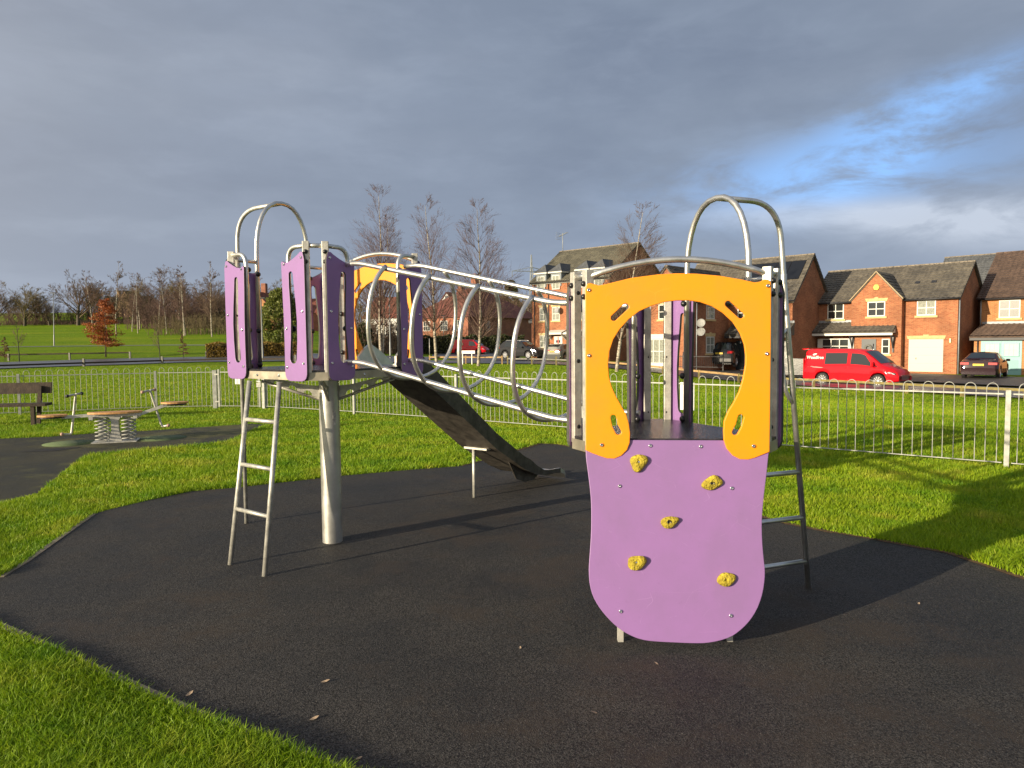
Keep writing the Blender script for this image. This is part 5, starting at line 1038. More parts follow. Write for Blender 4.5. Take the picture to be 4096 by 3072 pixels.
def van(name, loc, rz, label, c, L, W, H, wx, post_van=False):
    v = empty(name, loc, rz, label=label, cat='van')
    k = H / 1.97
    top = [(0, 1.0 * k), (.015, 1.22 * k), (.10, 1.84 * k), (.22, 1.93 * k), (.6, 1.955 * k), (L * .45, 1.96 * k), (L * .60, 1.93 * k), (L * .655, 1.87 * k), (L * .845, 1.16 * k), (L * .90, 1.06 * k), (L * .955, .93 * k), (L * .985, .78 * k), (L, .60 * k)]
    belt = [(0, 1.02 * k), (L * .5, 1.10 * k), (L * .72, 1.05 * k), (L * .86, .99 * k), (L, .6 * k)]
    cc = Car(L, W, top, belt, wx, .345, .25, .80, nose=.22, tail=.05, arch=1.2); b2 = cc.body(c, v); cc.under(v); cc.wheels(v, ALLOY if not post_van else mat('steel_wheel', (.35, .35, .35), .5), 10)
    cc.topwin('windscreen', CARGLASS, v, L * .665, L * .828, 1.0, 1.05)
    for sg in (1, -1):
        cc.sidewin('cab_window', CARGLASS, v, sg, L * .525, L * .772, L * .53, L * .675, .10, .80)
        cc.sidewin('quarter_light', CARGLASS, v, sg, L * .785, L * .825, L * .765, L * .775, .10, .38)
        if not post_van: cc.sidewin('side_window', CARGLASS, v, sg, L * .245, L * .49, L * .25, L * .49, .10, .80)
        mb = MB(); mb.obox((L * .765, sg * (W / 2 + .09), 1.20 * k), (.12, .17, .26), Matrix.Rotation(0, 3, 'Z')); o = mb.build('wing_mirror', c, v); bv = o.modifiers.new('b', 'BEVEL'); bv.width = .04; bv.segments = 3
        hl = [(L * .865, .80 * k), (L * .975, .66 * k), (L * .978, .74 * k), (L * .93, .86 * k), (L * .87, .95 * k)]; cc.sidepatch('headlight', CARGLASS, v, sg, hl, .012); cc.sidepatch('headlight_lens', LAMPC, v, sg, [(L * .90, .77 * k), (L * .968, .68 * k), (L * .968, .72 * k), (L * .92, .82 * k)], .018)
        cc.sidepatch('tail_light', LAMPR, v, sg, [(.03, .85 * k), (.10, .85 * k), (.14, 1.02 * k), (.10, 1.02 * k)], .01); mb = MB(); mb.box(-.0, .05, sg * (W / 2 * .90) - .05, sg * (W / 2 * .90) + .05, .8 * k, 1.45 * k); mb.build('tail_light', LAMPR, v)
        for xa, za, ln in ((L * .245, .95, 0), (L * .505, .95, 0), (L * .74, .9, 0)):
            cc.sidepatch('door_seam', DARKM, v, sg, [(xa - .006, .34), (xa + .006, .34), (xa + .006, cc.Bl(xa) - .04), (xa - .006, cc.Bl(xa) - .04)], .003)
        cc.sidepatch('door_handle', BLACK if post_van else c, v, sg, [(L * .455, 1.00 * k), (L * .495, 1.00 * k), (L * .495, .97 * k), (L * .455, .97 * k)], .03); cc.sidepatch('door_handle', BLACK if post_van else c, v, sg, [(L * .525, .985 * k), (L * .56, .98 * k), (L * .56, .95 * k), (L * .525, .955 * k)], .03)
        cc.sidepatch('slide_rail', DARKM, v, sg, [(L * .055, 1.005 * k), (L * .235, .985 * k), (L * .235, .965 * k), (L * .055, .985 * k)], .006)
    # grille, bumper
    mb = MB()
    for i in range(5): mb.box(L * .972 - i * .0 , L + .004, -.42, .42, (.62 - i * .055) * k, (.645 - i * .055) * k)
    mb.build('grille', CHROME if not post_van else BLACK, v); mb = MB(); mb.box(L * .93, L + .0, -W / 2 * .62, W / 2 * .62, .30 * k, .60 * k); mb.build('grille_opening', BLACK, v); mb = MB(); mb.box(L * .90, L + .012, -W / 2 * .70, W / 2 * .70, .22 * k, .30 * k); mb.build('bumper', BLACK, v)
    return v, cc
vp = Vector((18.54, 36.0, -.90)); hd = Vector((1.86, -2.34, 0)).normalized(); ang = math.atan2(hd.y, hd.x); rt = Vector((hd.y, -hd.x, 0))
loc = vp - hd * (4.97 - .93) - rt * .97
rv, rc = van('delivery_van', loc, ang, 'red van with white Weedfree lettering parked by the brick houses', REDP, 4.97, 1.95, 1.97, (1.11, 4.04))
mb = MB(); mb.extr([(-.02, -.85, 1.90), (-.02, .85, 1.90), (.25, .80, 1.955), (.25, -.80, 1.955)], (-.0, 0, .05)); mb.extr([(-.14, -.8, 1.94), (-.14, .8, 1.94), (.1, .8, 1.95), (.1, -.8, 1.95)], (0, 0, .03)); mb.build('spoiler', REDP, rv)
for y in (-.22, .12): rc_ = rc; mb = MB(); n = 10; vs = []; xs_ = np.linspace(4.22, 4.74, n); [vs.extend([(x, y, rc.T(x) + rc.crown + .006), (x, y + .16, rc.T(x) + rc.crown + .006)]) for x in xs_]; mb.add(vs, [(2 * i, 2 * i + 1, 2 * i + 3, 2 * i + 2) for i in range(n - 1)], True); mb.build('bonnet_stripe', mat('stripe_grey', (.03, .03, .033), .4), rv)
def side_on(v, cc, me, x, z, sg=-1):
    o = link('lettering', me, v); p0 = Vector(cc.side(x, .12, sg)); a = Vector(cc.side(x, .3, sg)); b2 = Vector(cc.side(x, .6, sg)); up = (b2 - a).normalized(); X = Vector((1, 0, 0)); 
    f = (z - cc.Bl(x)) / (cc.T(x) - cc.Bl(x)); p = Vector(cc.side(x, max(0, f), sg, .012)); Z = X.cross(up); M = Matrix((X, up, Z)).transposed().to_4x4(); M.translation = p; o.matrix_local = M; return o
tm = text_mesh('Weedfree', .235, .002, True); WL = mat('white_vinyl', (.75, .73, .66), .5); tm.materials.append(WL); side_on(rv, rc, tm, .66, 1.50)
lf = shape2d([(0, 0), (.05, .075), (.14, .095), (.24, .10), (.21, .04), (.13, -.005), (.06, -.01)], [], .004, .001); lf.materials.append(WL); o = side_on(rv, rc, lf, .50, 1.63)
rc.sidepatch('vinyl_slash', mat('vinyl_silver', (.30, .28, .24), .4), rv, -1, [(.42, 1.02), (.62, .965), (1.08, .945), (1.18, .975), (.5, 1.03)], .008)
# post van
loc = Vector((-7.4, 90.2, -.02)); pv, pc = van('post_van', loc, R(-17), 'small red post van by the clipped hedge on the side road', REDP, 4.6, 1.92, 1.92, (.95, 3.72), True)
mb = MB(); mb.box(-.13, .13, -.004, .0, .0, .13); mb.box(-.10, .10, -.004, 0, .15, .22); mb.box(-.05, .05, -.004, 0, .22, .30); me = mb.mesh('emblem'); me.materials.append(mat('emblem_cream', (.70, .45, .30), .6)); o = link('emblem', me, pv); o.location = (1.62, -.985, 1.22)
def add_car(name, label, cat, loc, rz, c, L, W, top, belt, wx, wr, glass, rear=None, group='cars parked by the houses', **k):
    v = empty(name, loc, rz, label=label, cat=cat, group=group); cc = Car(L, W, top, belt, wx, wr, **k); cc.body(c, v); cc.under(v); cc.wheels(v, ALLOY, glass.get('spokes', 10))
    cc.topwin('windscreen', CARGLASS, v, *glass['ws'], 1.0, 1.02); cc.topwin('rear_window', CARGLASS, v, *glass['rw'], .92, .98)
    for sg in (1, -1):
        for q in glass['side']: cc.sidewin('side_window', CARGLASS, v, sg, *q)
        mb = MB(); x = glass['mirror']; mb.obox((x, sg * (W / 2 + .07), cc.Bl(x) + .06), (.10, .20, .14), Matrix.Identity(3)); o = mb.build('wing_mirror', c, v); bv = o.modifiers.new('b', 'BEVEL'); bv.width = .03; bv.segments = 2
        for xs_ in glass.get('seams', ()): cc.sidepatch('door_seam', BLACK, v, sg, [(xs_ - .006, .32), (xs_ + .006, .32), (xs_ + .006, cc.Bl(xs_) - .02), (xs_ - .006, cc.Bl(xs_) - .02)], .003)
        tl = glass['tail']; cc.sidepatch('tail_light', LAMPR, v, sg, tl, .008); zt0, zt1 = min(z for _, z in tl), max(z for _, z in tl)
        mb = MB(); yi = glass.get('tail_in', .45); a = [-.012 + .0, .06]; mb.add([(cc_x(cc, zt0), sg * W / 2 * .93, zt0), (cc_x(cc, zt0), sg * yi, zt0), (cc_x(cc, zt1), sg * yi, zt1), (cc_x(cc, zt1), sg * W / 2 * .93, zt1)], [(0, 1, 2, 3)]); mb.build('tail_light', LAMPR, v)
        hl = glass['head']; cc.sidepatch('headlight', LAMPC, v, sg, hl, .01)
    mb = MB(); zb = glass.get('bump', (.26, .5)); mb.box(-.03, .22, -W / 2 * .86, W / 2 * .86, *zb); mb.build('rear_bumper', glass.get('bmat', BLACK), v); mb = MB(); mb.box(L - .3, L + .02, -W / 2 * .7, W / 2 * .7, .24, .42); mb.box(L - .12, L + .005, -.45, .45, .5, .68); mb.build('front_grille', BLACK, v)
    plate(v, (-.028 + glass.get('px', 0), 0, glass['pz']), -PI / 2, glass.get('plate')); return v, cc
def cc_x(cc, z):
    """x of the tail at height z, a little outside"""
    xs_ = [p for p in cc.top if p[0] < cc.L * .3]; return float(np.interp(z, [p[1] for p in xs_], [p[0] for p in xs_])) - .015
saloon = dict(top=[(0, .62), (.03, .86), (.06, 1.02), (.62, 1.08), (.70, 1.09), (1.55, 1.42), (2.1, 1.47), (2.75, 1.44), (3.65, 1.02), (4.3, .94), (4.75, .78), (4.92, .55)], belt=[(0, .78), (.8, .97), (2.5, .95), (3.7, .93), (4.92, .55)])
ang_s = R(49)
add_car('saloon_car', 'dark purple saloon car parked before the turquoise garage door', 'car', (26.0, 39.6, -.72), ang_s, paint('aubergine_paint', (.022, .007, .013), .5, .22), 4.92, 1.88, saloon['top'], saloon['belt'], (1.05, 3.96), .345,
        dict(ws=(3.6, 2.78), rw=(.80, 1.52), side=[(1.10, 2.15, 1.50, 2.15), (2.22, 3.42, 2.22, 2.80)], mirror=3.35, seams=(2.18, 3.35), tail=[(.04, .80), (.40, .86), (.42, .93), (.05, .93)], tail_in=.46, head=[(4.5, .70), (4.8, .60), (4.75, .68), (4.4, .80)], pz=.80, px=.012, plate='Y11 FNJ', bmat=paint('aubergine_paint', (0, 0, 0))), roofw=.68, tail=.16)
suv = lambda L, H: [(0, .62), (.02, .95), (.05, 1.08), (.22, 1.30), (.50, H - .09), (.75, H - .02), (1.4, H), (L * .52, H - .03), (L * .60, H - .12), (L * .73, 1.10), (L * .80, 1.05), (L * .93, .93), (L * .985, .78), (L, .5)]
sbelt = lambda L: [(0, .98), (L * .25, 1.06), (L * .6, 1.0), (L * .75, .98), (L, .5)]
add_car('dark_suv', 'black SUV seen from behind on the drive beside the porch', 'car', (14.7, 50.4, -.34), R(57), paint('suv_black', (.012, .013, .015), .4, .25), 4.8, 1.94, suv(4.8, 1.78), sbelt(4.8), (.98, 3.9), .38,
        dict(ws=(3.48, 2.86), rw=(.20, .50), side=[(.8, 1.55, .95, 1.55), (1.62, 2.4, 1.62, 2.4), (2.47, 3.30, 2.47, 2.9)], mirror=3.2, seams=(1.6, 2.44, 3.3), tail=[(.03, .98), (.30, 1.0), (.30, 1.14), (.05, 1.14)], tail_in=.55, head=[(4.4, .8), (4.72, .68), (4.7, .78), (4.3, .92)], pz=.98, plate='EX18 HFB', bump=(.40, .62), bmat=mat('suv_bumper', (.02, .02, .022), .4)), roofw=.74)
add_car('black_hatchback', 'black hatchback side on behind the white-trunked birch', 'car', (12.0, 50.6, -.40), R(131), paint('hatch_black', (.010, .010, .011), .3, .22), 4.35, 1.79, [(0, .6), (.03, .9), (.2, 1.05), (.75, 1.38), (1.3, 1.46), (2.1, 1.45), (2.7, 1.33), (3.35, 1.0), (3.9, .9), (4.25, .72), (4.35, .5)], [(0, .9), (1, .98), (2.6, .93), (3.5, .88), (4.35, .5)], (.85, 3.48), .33,
        dict(ws=(3.25, 2.62), rw=(.25, .80), side=[(.62, 1.7, .95, 1.7), (1.77, 3.02, 1.77, 2.55)], mirror=2.95, seams=(1.74, 3.0), tail=[(.05, .78), (.3, .82), (.28, .98), (.1, .95)], tail_in=.5, head=[(3.9, .65), (4.25, .56), (4.2, .66), (3.8, .78)], pz=.55, plate=None, spokes=7), roofw=.72)
add_car('grey_crossover', 'pale grey crossover with black lower trim outside the terrace', 'car', (3.5, 62.0, -.16), R(60), paint('pale_grey_paint', (.30, .29, .25), .3, .3), 4.27, 1.76, suv(4.27, 1.52), sbelt(4.27), (.86, 3.42), .35,
        dict(ws=(3.1, 2.55), rw=(.18, .50), side=[(.72, 1.55, .95, 1.55), (1.62, 2.95, 1.62, 2.55)], mirror=2.85, seams=(1.58, 2.9), tail=[(.03, .92), (.36, .93), (.34, 1.02), (.05, 1.02)], tail_in=.2, head=[(3.9, .75), (4.2, .65), (4.18, .74), (3.8, .86)], pz=.86, plate='FG23 YTB', bump=(.26, .62), bmat=mat('grey_trim', (.06, .06, .06), .7)), roofw=.72)
add_car('charcoal_suv', 'charcoal SUV with bright roof rails outside the terrace', 'car', (-.75, 65.7, .04), R(-40), paint('charcoal_paint', (.022, .022, .023), .4, .25), 4.5, 1.82, suv(4.5, 1.62), sbelt(4.5), (.92, 3.58), .36,
        dict(ws=(3.28, 2.7), rw=(.2, .5), side=[(.78, 1.55, .95, 1.55), (1.62, 2.4, 1.62, 2.3), (2.45, 3.1, 2.45, 2.72)], mirror=3.0, seams=(1.6, 2.42, 3.1), tail=[(.03, .92), (.3, .95), (.3, 1.1), (.05, 1.1)], tail_in=.5, head=[(4.0, .74), (4.42, .62), (4.4, .74), (3.9, .88)], pz=.9, plate=None), roofw=.73)
v = bpy.data.objects['charcoal_suv']
for sg in (1, -1): mb = MB(); mb.tube(fillet([(.8, sg * .60, 1.60), (.9, sg * .60, 1.67), (2.4, sg * .60, 1.66), (2.5, sg * .60, 1.58)], .08), .02, 6); mb.build('roof_rail', ALLOY, v)

# ------------------------------------------------------------------ trees, hedges
def tubes_np(segs, name, m):
    """segs: list of (p0, p1, r0, r1) -> one mesh; thicker limbs get more sides"""
    S = np.array([[*a, *b2, r0, r1] for a, b2, r0, r1 in segs], float); V = []; F = []; base = 0
    for lo, hi, k in ((.05, 9, 7), (.018, .05, 5), (0, .018, 3)):
        q = S[(S[:, 6] >= lo) & (S[:, 6] < hi)]
        if not len(q): continue
        p0, p1, r0, r1 = q[:, :3], q[:, 3:6], q[:, 6], q[:, 7]; d = p1 - p0; d /= np.linalg.norm(d, axis=1)[:, None] + 1e-9
        a = np.where(np.abs(d[:, 2:3]) < .9, np.array([[0, 0, 1.]]), np.array([[1., 0, 0]])); u = np.cross(d, a); u /= np.linalg.norm(u, axis=1)[:, None]; v = np.cross(d, u)
        t = 2 * PI * np.arange(k) / k; ring = u[:, None] * np.cos(t)[None, :, None] + v[:, None] * np.sin(t)[None, :, None]
        A = p0[:, None] + ring * r0[:, None, None]; B = p1[:, None] + ring * r1[:, None, None]; V.append(np.concatenate([A, B], 1).reshape(-1, 3))
        i = np.arange(len(q))[:, None] * 2 * k + base; kk = np.arange(k)[None]; F.append(np.stack([i + kk, i + (kk + 1) % k, i + k + (kk + 1) % k, i + k + kk], -1).reshape(-1, 4)); base += len(q) * 2 * k
    return npmesh(name, np.concatenate(V), np.concatenate(F), m, True)
def rv3(r): return Vector((r.gauss(0, 1), r.gauss(0, 1), r.gauss(0, 1)))
def grow(out, r, p, d, L, rad, lvl, P):
    n = max(2, int(L / P['step'][lvl])); st = L / n; q = Vector(p); d = Vector(d); taper = P['taper'][lvl]; last = lvl == len(P['step']) - 1
    kids_ = [] if last else sorted(P['from'][lvl] + (1 - P['from'][lvl]) * r.random() ** P.get('bias', 1.0) for _ in range(max(1, int(P['kids'][lvl] * r.uniform(.8, 1.2) * (min(1.6, L / P['ref'][lvl]) if P.get('ref') else 1))))); ki = 0
    for i in range(n):
        d = (d + rv3(r) * P['wander'][lvl] + Vector((0, 0, P['up'][lvl]))).normalized(); e = q + d * st; ra = rad * (1 - (1 - taper) * i / n); rb = rad * (1 - (1 - taper) * (i + 1) / n)
        out[min(lvl, 1)].append((q.copy(), e.copy(), max(ra, P['rmin']), max(rb, P['rmin'])))
        while ki < len(kids_) and kids_[ki] <= (i + 1) / n:
            f = kids_[ki]; ki += 1; a = r.uniform(*P['ang'][lvl]); x = d.cross(rv3(r)).normalized(); dd = (d * math.cos(a) + x * math.sin(a)).normalized()
            sh = P['shape'](f) if lvl == 0 else (1.15 - .75 * f); grow(out, r, e, dd, L * P['len'][lvl] * sh * r.uniform(.75, 1.2), max(P['rmin'], rb * P['rk'][lvl]), lvl + 1, P)
        q = e
BARK = mat('grey_bark', (.085, .068, .048), .9, 0, .35, 3, .5, 12); TWIG = mat('bare_twigs', (.135, .088, .060), .9, 0, .2, 2); TWIGR = mat('reddish_twigs', (.125, .074, .058), .9, 0, .2, 2); TWIGO = mat('olive_twigs', (.15, .115, .055), .9, 0, .2, 2)
def birch_bark():
    m = bpy.data.materials.new('birch_bark'); m.use_nodes = True; t = m.node_tree; p = t.nodes['Principled BSDF']; p.inputs['Roughness'].default_value = .8
    o = nd(t, 'ShaderNodeTexCoord').outputs['Object']; mp = nd(t, 'ShaderNodeMapping'); mp.inputs['Scale'].default_value = (3, 3, 9); t.links.new(o, mp.inputs[0]); ns = nd(t, 'ShaderNodeTexNoise', i_Scale=1.6, i_Detail=5, i_Roughness=.7); t.links.new(mp.outputs[0], ns.inputs['Vector'])
    t.links.new(ramp(t, ns.outputs[0], [(.40, (.05, .04, .03)), (.50, (.36, .31, .23)), (.62, (.50, .45, .36))], 'LINEAR'), p.inputs['Base Color']); return m
BIRCH = birch_bark()
OAK = dict(step=[.6, .7, .55, .45, .4], taper=[.5, .25, .3, .4, .6], kids=[17, 9, 7, 5], **{'from': [.18, .18, .12, .08]}, wander=[.05, .06, .07, .09, .12], up=[.0, .035, .035, .03, .02], ang=[(.30, 1.15), (.35, .75), (.35, .75), (.35, .8)], len=[1.30, .50, .52, .55], rk=[.48, .50, .55, .65], rmin=.012, shape=lambda f: 1.05 - .30 * f)
BIR = dict(bias=1.35, step=[.7, .5, .5, .45], taper=[.10, .2, .35, .6], kids=[60, 10, 4], **{'from': [.18, .08, .08]}, wander=[.025, .03, .035, .05], up=[.02, .035, .012, -.02], ang=[(.50, .85), (.28, .6), (.25, .6)], len=[.35, .56, .66], rk=[.36, .5, .75], rmin=.0042, shape=lambda f: max(.14, 1.15 - 1.02 * f))
SLIM = dict(BIR); SLIM.update(kids=[30, 7, 5], len=[.24, .5, .55], rmin=.014, step=[.9, .6, .5, .5])
def tree_meshes(seed, H, P, trunk_r, bark, twig, lean=(0, 0), trunk_frac=1.0, stems=1):
    r = random.Random(seed); out = ([], [])
    for k in range(stems):
        a = r.uniform(0, 6.28); l2 = (lean[0] + (math.cos(a) * .16 if stems > 1 else 0), lean[1] + (math.sin(a) * .16 if stems > 1 else 0))
        grow(out, r, (math.cos(a) * .12 * (stems > 1), math.sin(a) * .12 * (stems > 1), -.25), (l2[0], l2[1], 1), (H * trunk_frac) * (1 if k == 0 else r.uniform(.75, .95)), trunk_r * (1 if k == 0 else .8), 0, P)
    zs = [s[1].z for s in out[0] + out[1]]; f = H / max(zs)
    return tubes_np(out[0], 'trunk', bark), tubes_np(out[1], 'crown', twig), f
def put_tree(name, meshes, loc, sc, rz, label, cat='tree', group=None):
    t = empty(name, loc, rz, label=label, cat=cat, group=group); s = (sc, sc, sc) if isinstance(sc, (int, float)) else sc; t.scale = s
    link('trunk', meshes[0], t); link('crown', meshes[1], t); return t
# near birches on the lawn
for seed, H, loc, tr, lab, lean, st in ((11, 14.6, (-10.9, 60.0, .5), .15, 'tallest bare birch behind the left tower with several stems', (.09, 0), 2), (12, 12.6, (-5.62, 53.2, -.02), .13, 'tall slender bare birch seen through the ring tunnel beside the red post van', (-.02, 0), 1), (23, 11.0, (-2.25, 47.3, -.06), .12, 'leaning bare birch in front of the charcoal SUV and hip-roofed house', (.05, 0), 1), (14, 10.0, (6.2, 42.2, -.20), .12, 'bare birch with crooked white trunk in front of the brick terrace gable', (.06, 0), 1)):
    tm_ = tree_meshes(seed, H, BIR, tr, BIRCH, TWIGR if seed != 14 else TWIG, lean, 1.0, st); put_tree('birch_tree', tm_, loc, tm_[2], 0, lab, group='bare birches along the road')
# background bare trees: three broad kinds shared between copies
oaks = [tree_meshes(s, 11, OAK, .27, BARK, tw, (0, 0), .40) for s, tw in ((31, TWIG), (32, TWIGO), (37, TWIG))]
def bg(px_az, Y, z, H, wx, k, label, rz=0, group='bare trees beyond the park field'):
    f = oaks[k][2] * H / 11; put_tree('bare_tree', oaks[k], (px_az * Y, Y, z), (f * wx, f * wx, f), rz, label, group=group)
A_ = lambda zx: (zx * .2197 - 1106) / 1535.7
BGT = [(-30, 185, 6.8, 12, 1.1, 0, 'bare spreading tree cut by the left edge of the picture'), (265, 188, 7.0, 11.5, 1.35, 1, 'broad round bare tree behind the left street lamp'), (510, 190, 7.0, 8.2, 1.2, 2, 'low bushy bare tree between the two broad ones'), (790, 188, 7.0, 14.5, 1.25, 0, 'largest bare tree on the skyline left of the copper beech'), (905, 200, 7.4, 13.2, .9, 1, 'bare tree directly behind the copper beech'), (1235, 205, 7.6, 12.2, .8, 2, 'upright bare tree in front of the stone house'), (1345, 190, 7.0, 12.5, .8, 1, 'narrow bare tree at the end of the stone house'), (1590, 215, 8.2, 17, 1.15, 2, 'tall domed bare tree rising above the thicket'), (1850, 200, 7.5, 12.8, 1.1, 0, 'wide bare tree behind the row of slim birches'), (2010, 185, 6.0, 11.0, 1.2, 1, 'olive-brown bare tree above the scrub'), (2190, 170, 5.0, 12.2, 1.1, 2, 'bare tree just left of the left tower'), (2420, 160, 4.2, 13.5, 1.3, 0, 'bare tree framed between the purple panels of the left tower'), (2700, 165, 4.0, 13, 1.2, 1, 'bare tree behind the orange gabled house'), (385, 196, 7.2, 9.6, 1.3, 0, 'bare tree overlapping the right side of the broad round one'), (1010, 205, 7.6, 11.5, 1.0, 2, 'bare tree behind the tall slim birch by the beech'), (1130, 195, 7.2, 10.0, 1.1, 1, 'lower bare tree at the left end of the stone house'), (1480, 200, 7.4, 11.5, 1.1, 0, 'bare tree left of the tall domed one'), (1725, 195, 7.2, 13.6, 1.0, 1, 'bare tree right of the tall domed one'), (2100, 190, 6.5, 12.0, 1.1, 2, 'bare tree behind the lone slim birch'), (130, 205, 7.8, 9.0, 1.2, 1, 'bare tree left of the far-left street lamp')]
for i, (zx, Y, z, H, wx, k, lab) in enumerate(BGT): bg(A_(zx), Y, z, H, wx, k, lab, i * 1.7)
for i, (vx, Y, z, H, wx, k, lab) in enumerate(((790, 100, .5, 8.5, 1.2, 1, 'twiggy bare tree in front of the white rendered house'), (905, 112, .5, 7, 1.2, 2, 'bushy bare tree left of the hip-roofed semi'), (1120, 150, .3, 14, 1.5, 0, 'dark bare tree right of the hip-roofed roof'), (1085, 170, .3, 15, 1.6, 1, 'far bare tree behind the hip-roofed house'))): bg((vx - 1106) / 1535.7, Y, z, H, wx, k, lab, i * 2.1, 'bare trees among the far houses')
slims = [tree_meshes(s, 12, SLIM, .12, BIRCH, tw) for s, tw in ((51, TWIGR), (52, TWIGR), (53, TWIG))]
for i, (zx, Y, z, H) in enumerate(((932, 150, 4.6, 13), (1068, 140, 3.9, 10.5), (1160, 132, 3.3, 13.8), (1315, 150, 4.5, 11), (1372, 142, 3.9, 12.2), (1392, 160, 5.0, 12.0), (1655, 138, 3.4, 11.8), (1690, 165, 5.0, 9), (1778, 160, 4.6, 12.5), (1822, 130, 2.7, 13.0), (1836, 131, 2.7, 12.2), (2096, 126, 2.2, 13.2), (1575, 140, 3.4, 9.5))):
    f = slims[i % 3][2] * H / 12
    put_tree('slim_birch', slims[i % 3], (A_(zx) * Y, Y, tzf(A_(zx) * Y, Y)), f, i * 1.3, ['slim white birch left of the copper beech top', 'thin birch just behind the copper beech', 'tall slim birch right of the copper beech', 'small slim birch before the stone house', 'leftmost of two close birches under the stone gable', 'thin birch close behind another under the stone gable', 'forked slim birch in front of the domed tree', 'short thin birch within the reddish thicket', 'straight slim birch at the thicket\'s edge', 'first of the twin birches before the scrub', 'second of the twin birches before the scrub', 'tall lone slim birch nearest the left tower', 'slim birch below the domed tree\'s left side'][i], group='slim birches across the field')
# reddish thicket, scrub line
def thicket(name, x0, x1, Y0, Y1, hgt, n, label, tw, seed):
    r = random.Random(seed); segs = []
    for _ in range(n):
        x, y = r.uniform(x0, x1), r.uniform(Y0, Y1); z = tzf(x, y); p = Vector((x, y, z - .1)); d = Vector((r.gauss(0, .16), r.gauss(0, .16), 1)).normalized(); L = hgt * r.uniform(.45, 1.05); q = p
        for k in range(5):
            d = (d + rv3(r) * .10).normalized(); e = q + d * L / 5; segs.append((q, e, .045 - .007 * k, .038 - .007 * k))
            if k > 0:
                for _ in range(3): dd = (d + rv3(r) * .55).normalized(); segs.append((e, e + dd * L * .16, .018, .016))
            q = e
    o = link(name, tubes_np(segs, name, tw)); return tag(o, label, 'thicket', kind='stuff')
thicket('thicket', A_(1480) * 175, A_(2260) * 175, 160, 190, 7.5, 900, 'reddish leafless thicket behind the slim birches', TWIGR, 3)
thicket('scrub', A_(-60) * 190, A_(1480) * 190, 190, 198, 1.3, 1300, 'low dark leafless scrub along the field edge', TWIG, 4)
thicket('scrub', A_(40) * 198, A_(1500) * 198, 194, 204, 4.8, 620, 'brown leafless understorey below the skyline trees', TWIG, 9)
thicket('scrub', A_(1850) * 150, A_(2500) * 140, 132, 150, 3.6, 420, 'olive scrub at the foot of the thicket', TWIGO, 5)
thicket('scrub', (770 - 1106) / 1535.7 * 92, (905 - 1106) / 1535.7 * 92, 84, 96, 4.0, 300, 'brown leafless shrubs in front of the white house', TWIG, 6)
# leafy things
def leaf_mat(name, a, b2, tr=.3):
    m = bpy.data.materials.new(name); m.use_nodes = True; t = m.node_tree; p = t.nodes['Principled BSDF']; p.inputs['Roughness'].default_value = .55; g = nd(t, 'ShaderNodeNewGeometry')
    c = ramp(t, g.outputs['Random Per Island'], [(0, a), (1, b2)], 'LINEAR'); t.links.new(c, p.inputs['Base Color']); q = nd(t, 'ShaderNodeBsdfTranslucent'); t.links.new(c, q.inputs[0]); mx = nd(t, 'ShaderNodeMixShader'); mx.inputs[0].default_value = tr
    t.links.new(p.outputs[0], mx.inputs[1]); t.links.new(q.outputs[0], mx.inputs[2]); t.links.new(mx.outputs[0], t.nodes['Material Output'].inputs[0]); return m
def leaves(name, P, size, m, flat=0.0, out=None):
    n = len(P); D = rng.normal(size=(n, 3)); D[:, 2] *= (1 - flat); D /= np.linalg.norm(D, axis=1)[:, None] + 1e-9; E_ = np.cross(D, rng.normal(size=(n, 3))); E_ /= np.linalg.norm(E_, axis=1)[:, None] + 1e-9
    s = size * (.6 + .8 * rng.random(n))[:, None]; V = np.stack([P - D * s, P + E_ * s * .55, P + D * s, P - E_ * s * .55], 1).reshape(-1, 3); return npmesh(name, V, np.arange(4 * n).reshape(-1, 4), m)
def leafy_tree(name, loc, label, P, size, m, trunk, cat='tree', flat=0.0, tm=None, group=None):
    t = empty(name, loc, 0, label=label, cat=cat, group=group); mb = MB(); mb.tube(trunk[0], trunk[1], 8, r2=trunk[2]); mb.build('trunk', tm or BARK, t); link('crown', leaves('crown', P, size, m, flat), t); return t
def layered(H, R_, n, k, seed, low=.12, droop=.0, sk=.8):
    r = np.random.default_rng(seed); L = []
    for i in range(k):
        h = low + (1 - low) * (i + .5) / k; rad = R_ * (1 - h) ** sk * r.uniform(.7, 1.25) + .08; a = r.uniform(0, 2 * PI); m_ = max(20, int(n / k * (1.4 - h))); rr = rad * r.random(m_) ** .55
        th = a + r.normal(0, .75, m_); L.append(np.stack([np.cos(th) * rr, np.sin(th) * rr, h * H - droop * rr + r.normal(0, H * .012, m_) + .06 * rr], 1))
    return np.concatenate(L)
BEECH = leaf_mat('copper_leaves', (.17, .038, .010), (.46, .14, .032)); CONI = leaf_mat('conifer_leaves', (.05, .075, .012), (.24, .26, .045)); HEDG = leaf_mat('golden_hedge_leaves', (.16, .10, .012), (.33, .22, .035)); HEDD = leaf_mat('dark_hedge_leaves', (.028, .036, .010), (.075, .085, .022))
bx, by = (1045 * .2197 - 1106) / 1535.7 * 70, 70; bz = tzf(bx, by)
Pb = np.concatenate([layered(5.7, 1.95, 6500, 24, 12, .17, -.06, .50), np.stack([rng.normal(0, .3, 900), rng.normal(0, .3, 900), rng.uniform(1.2, 5.6, 900)], 1)]); Pb[:, 0] += .22 * np.sin(Pb[:, 2] * 1.4)
leafy_tree('copper_beech', (bx, by, bz), 'young copper beech holding bright rust-brown leaves', Pb, .075, BEECH, ([(0, 0, -.1), (.05, 0, 1.2), (.1, 0, 4.5)], .09, .02))
cx, cy = (612 - 1106) / 1535.7 * 76, 76; cz = tzf(cx, cy)
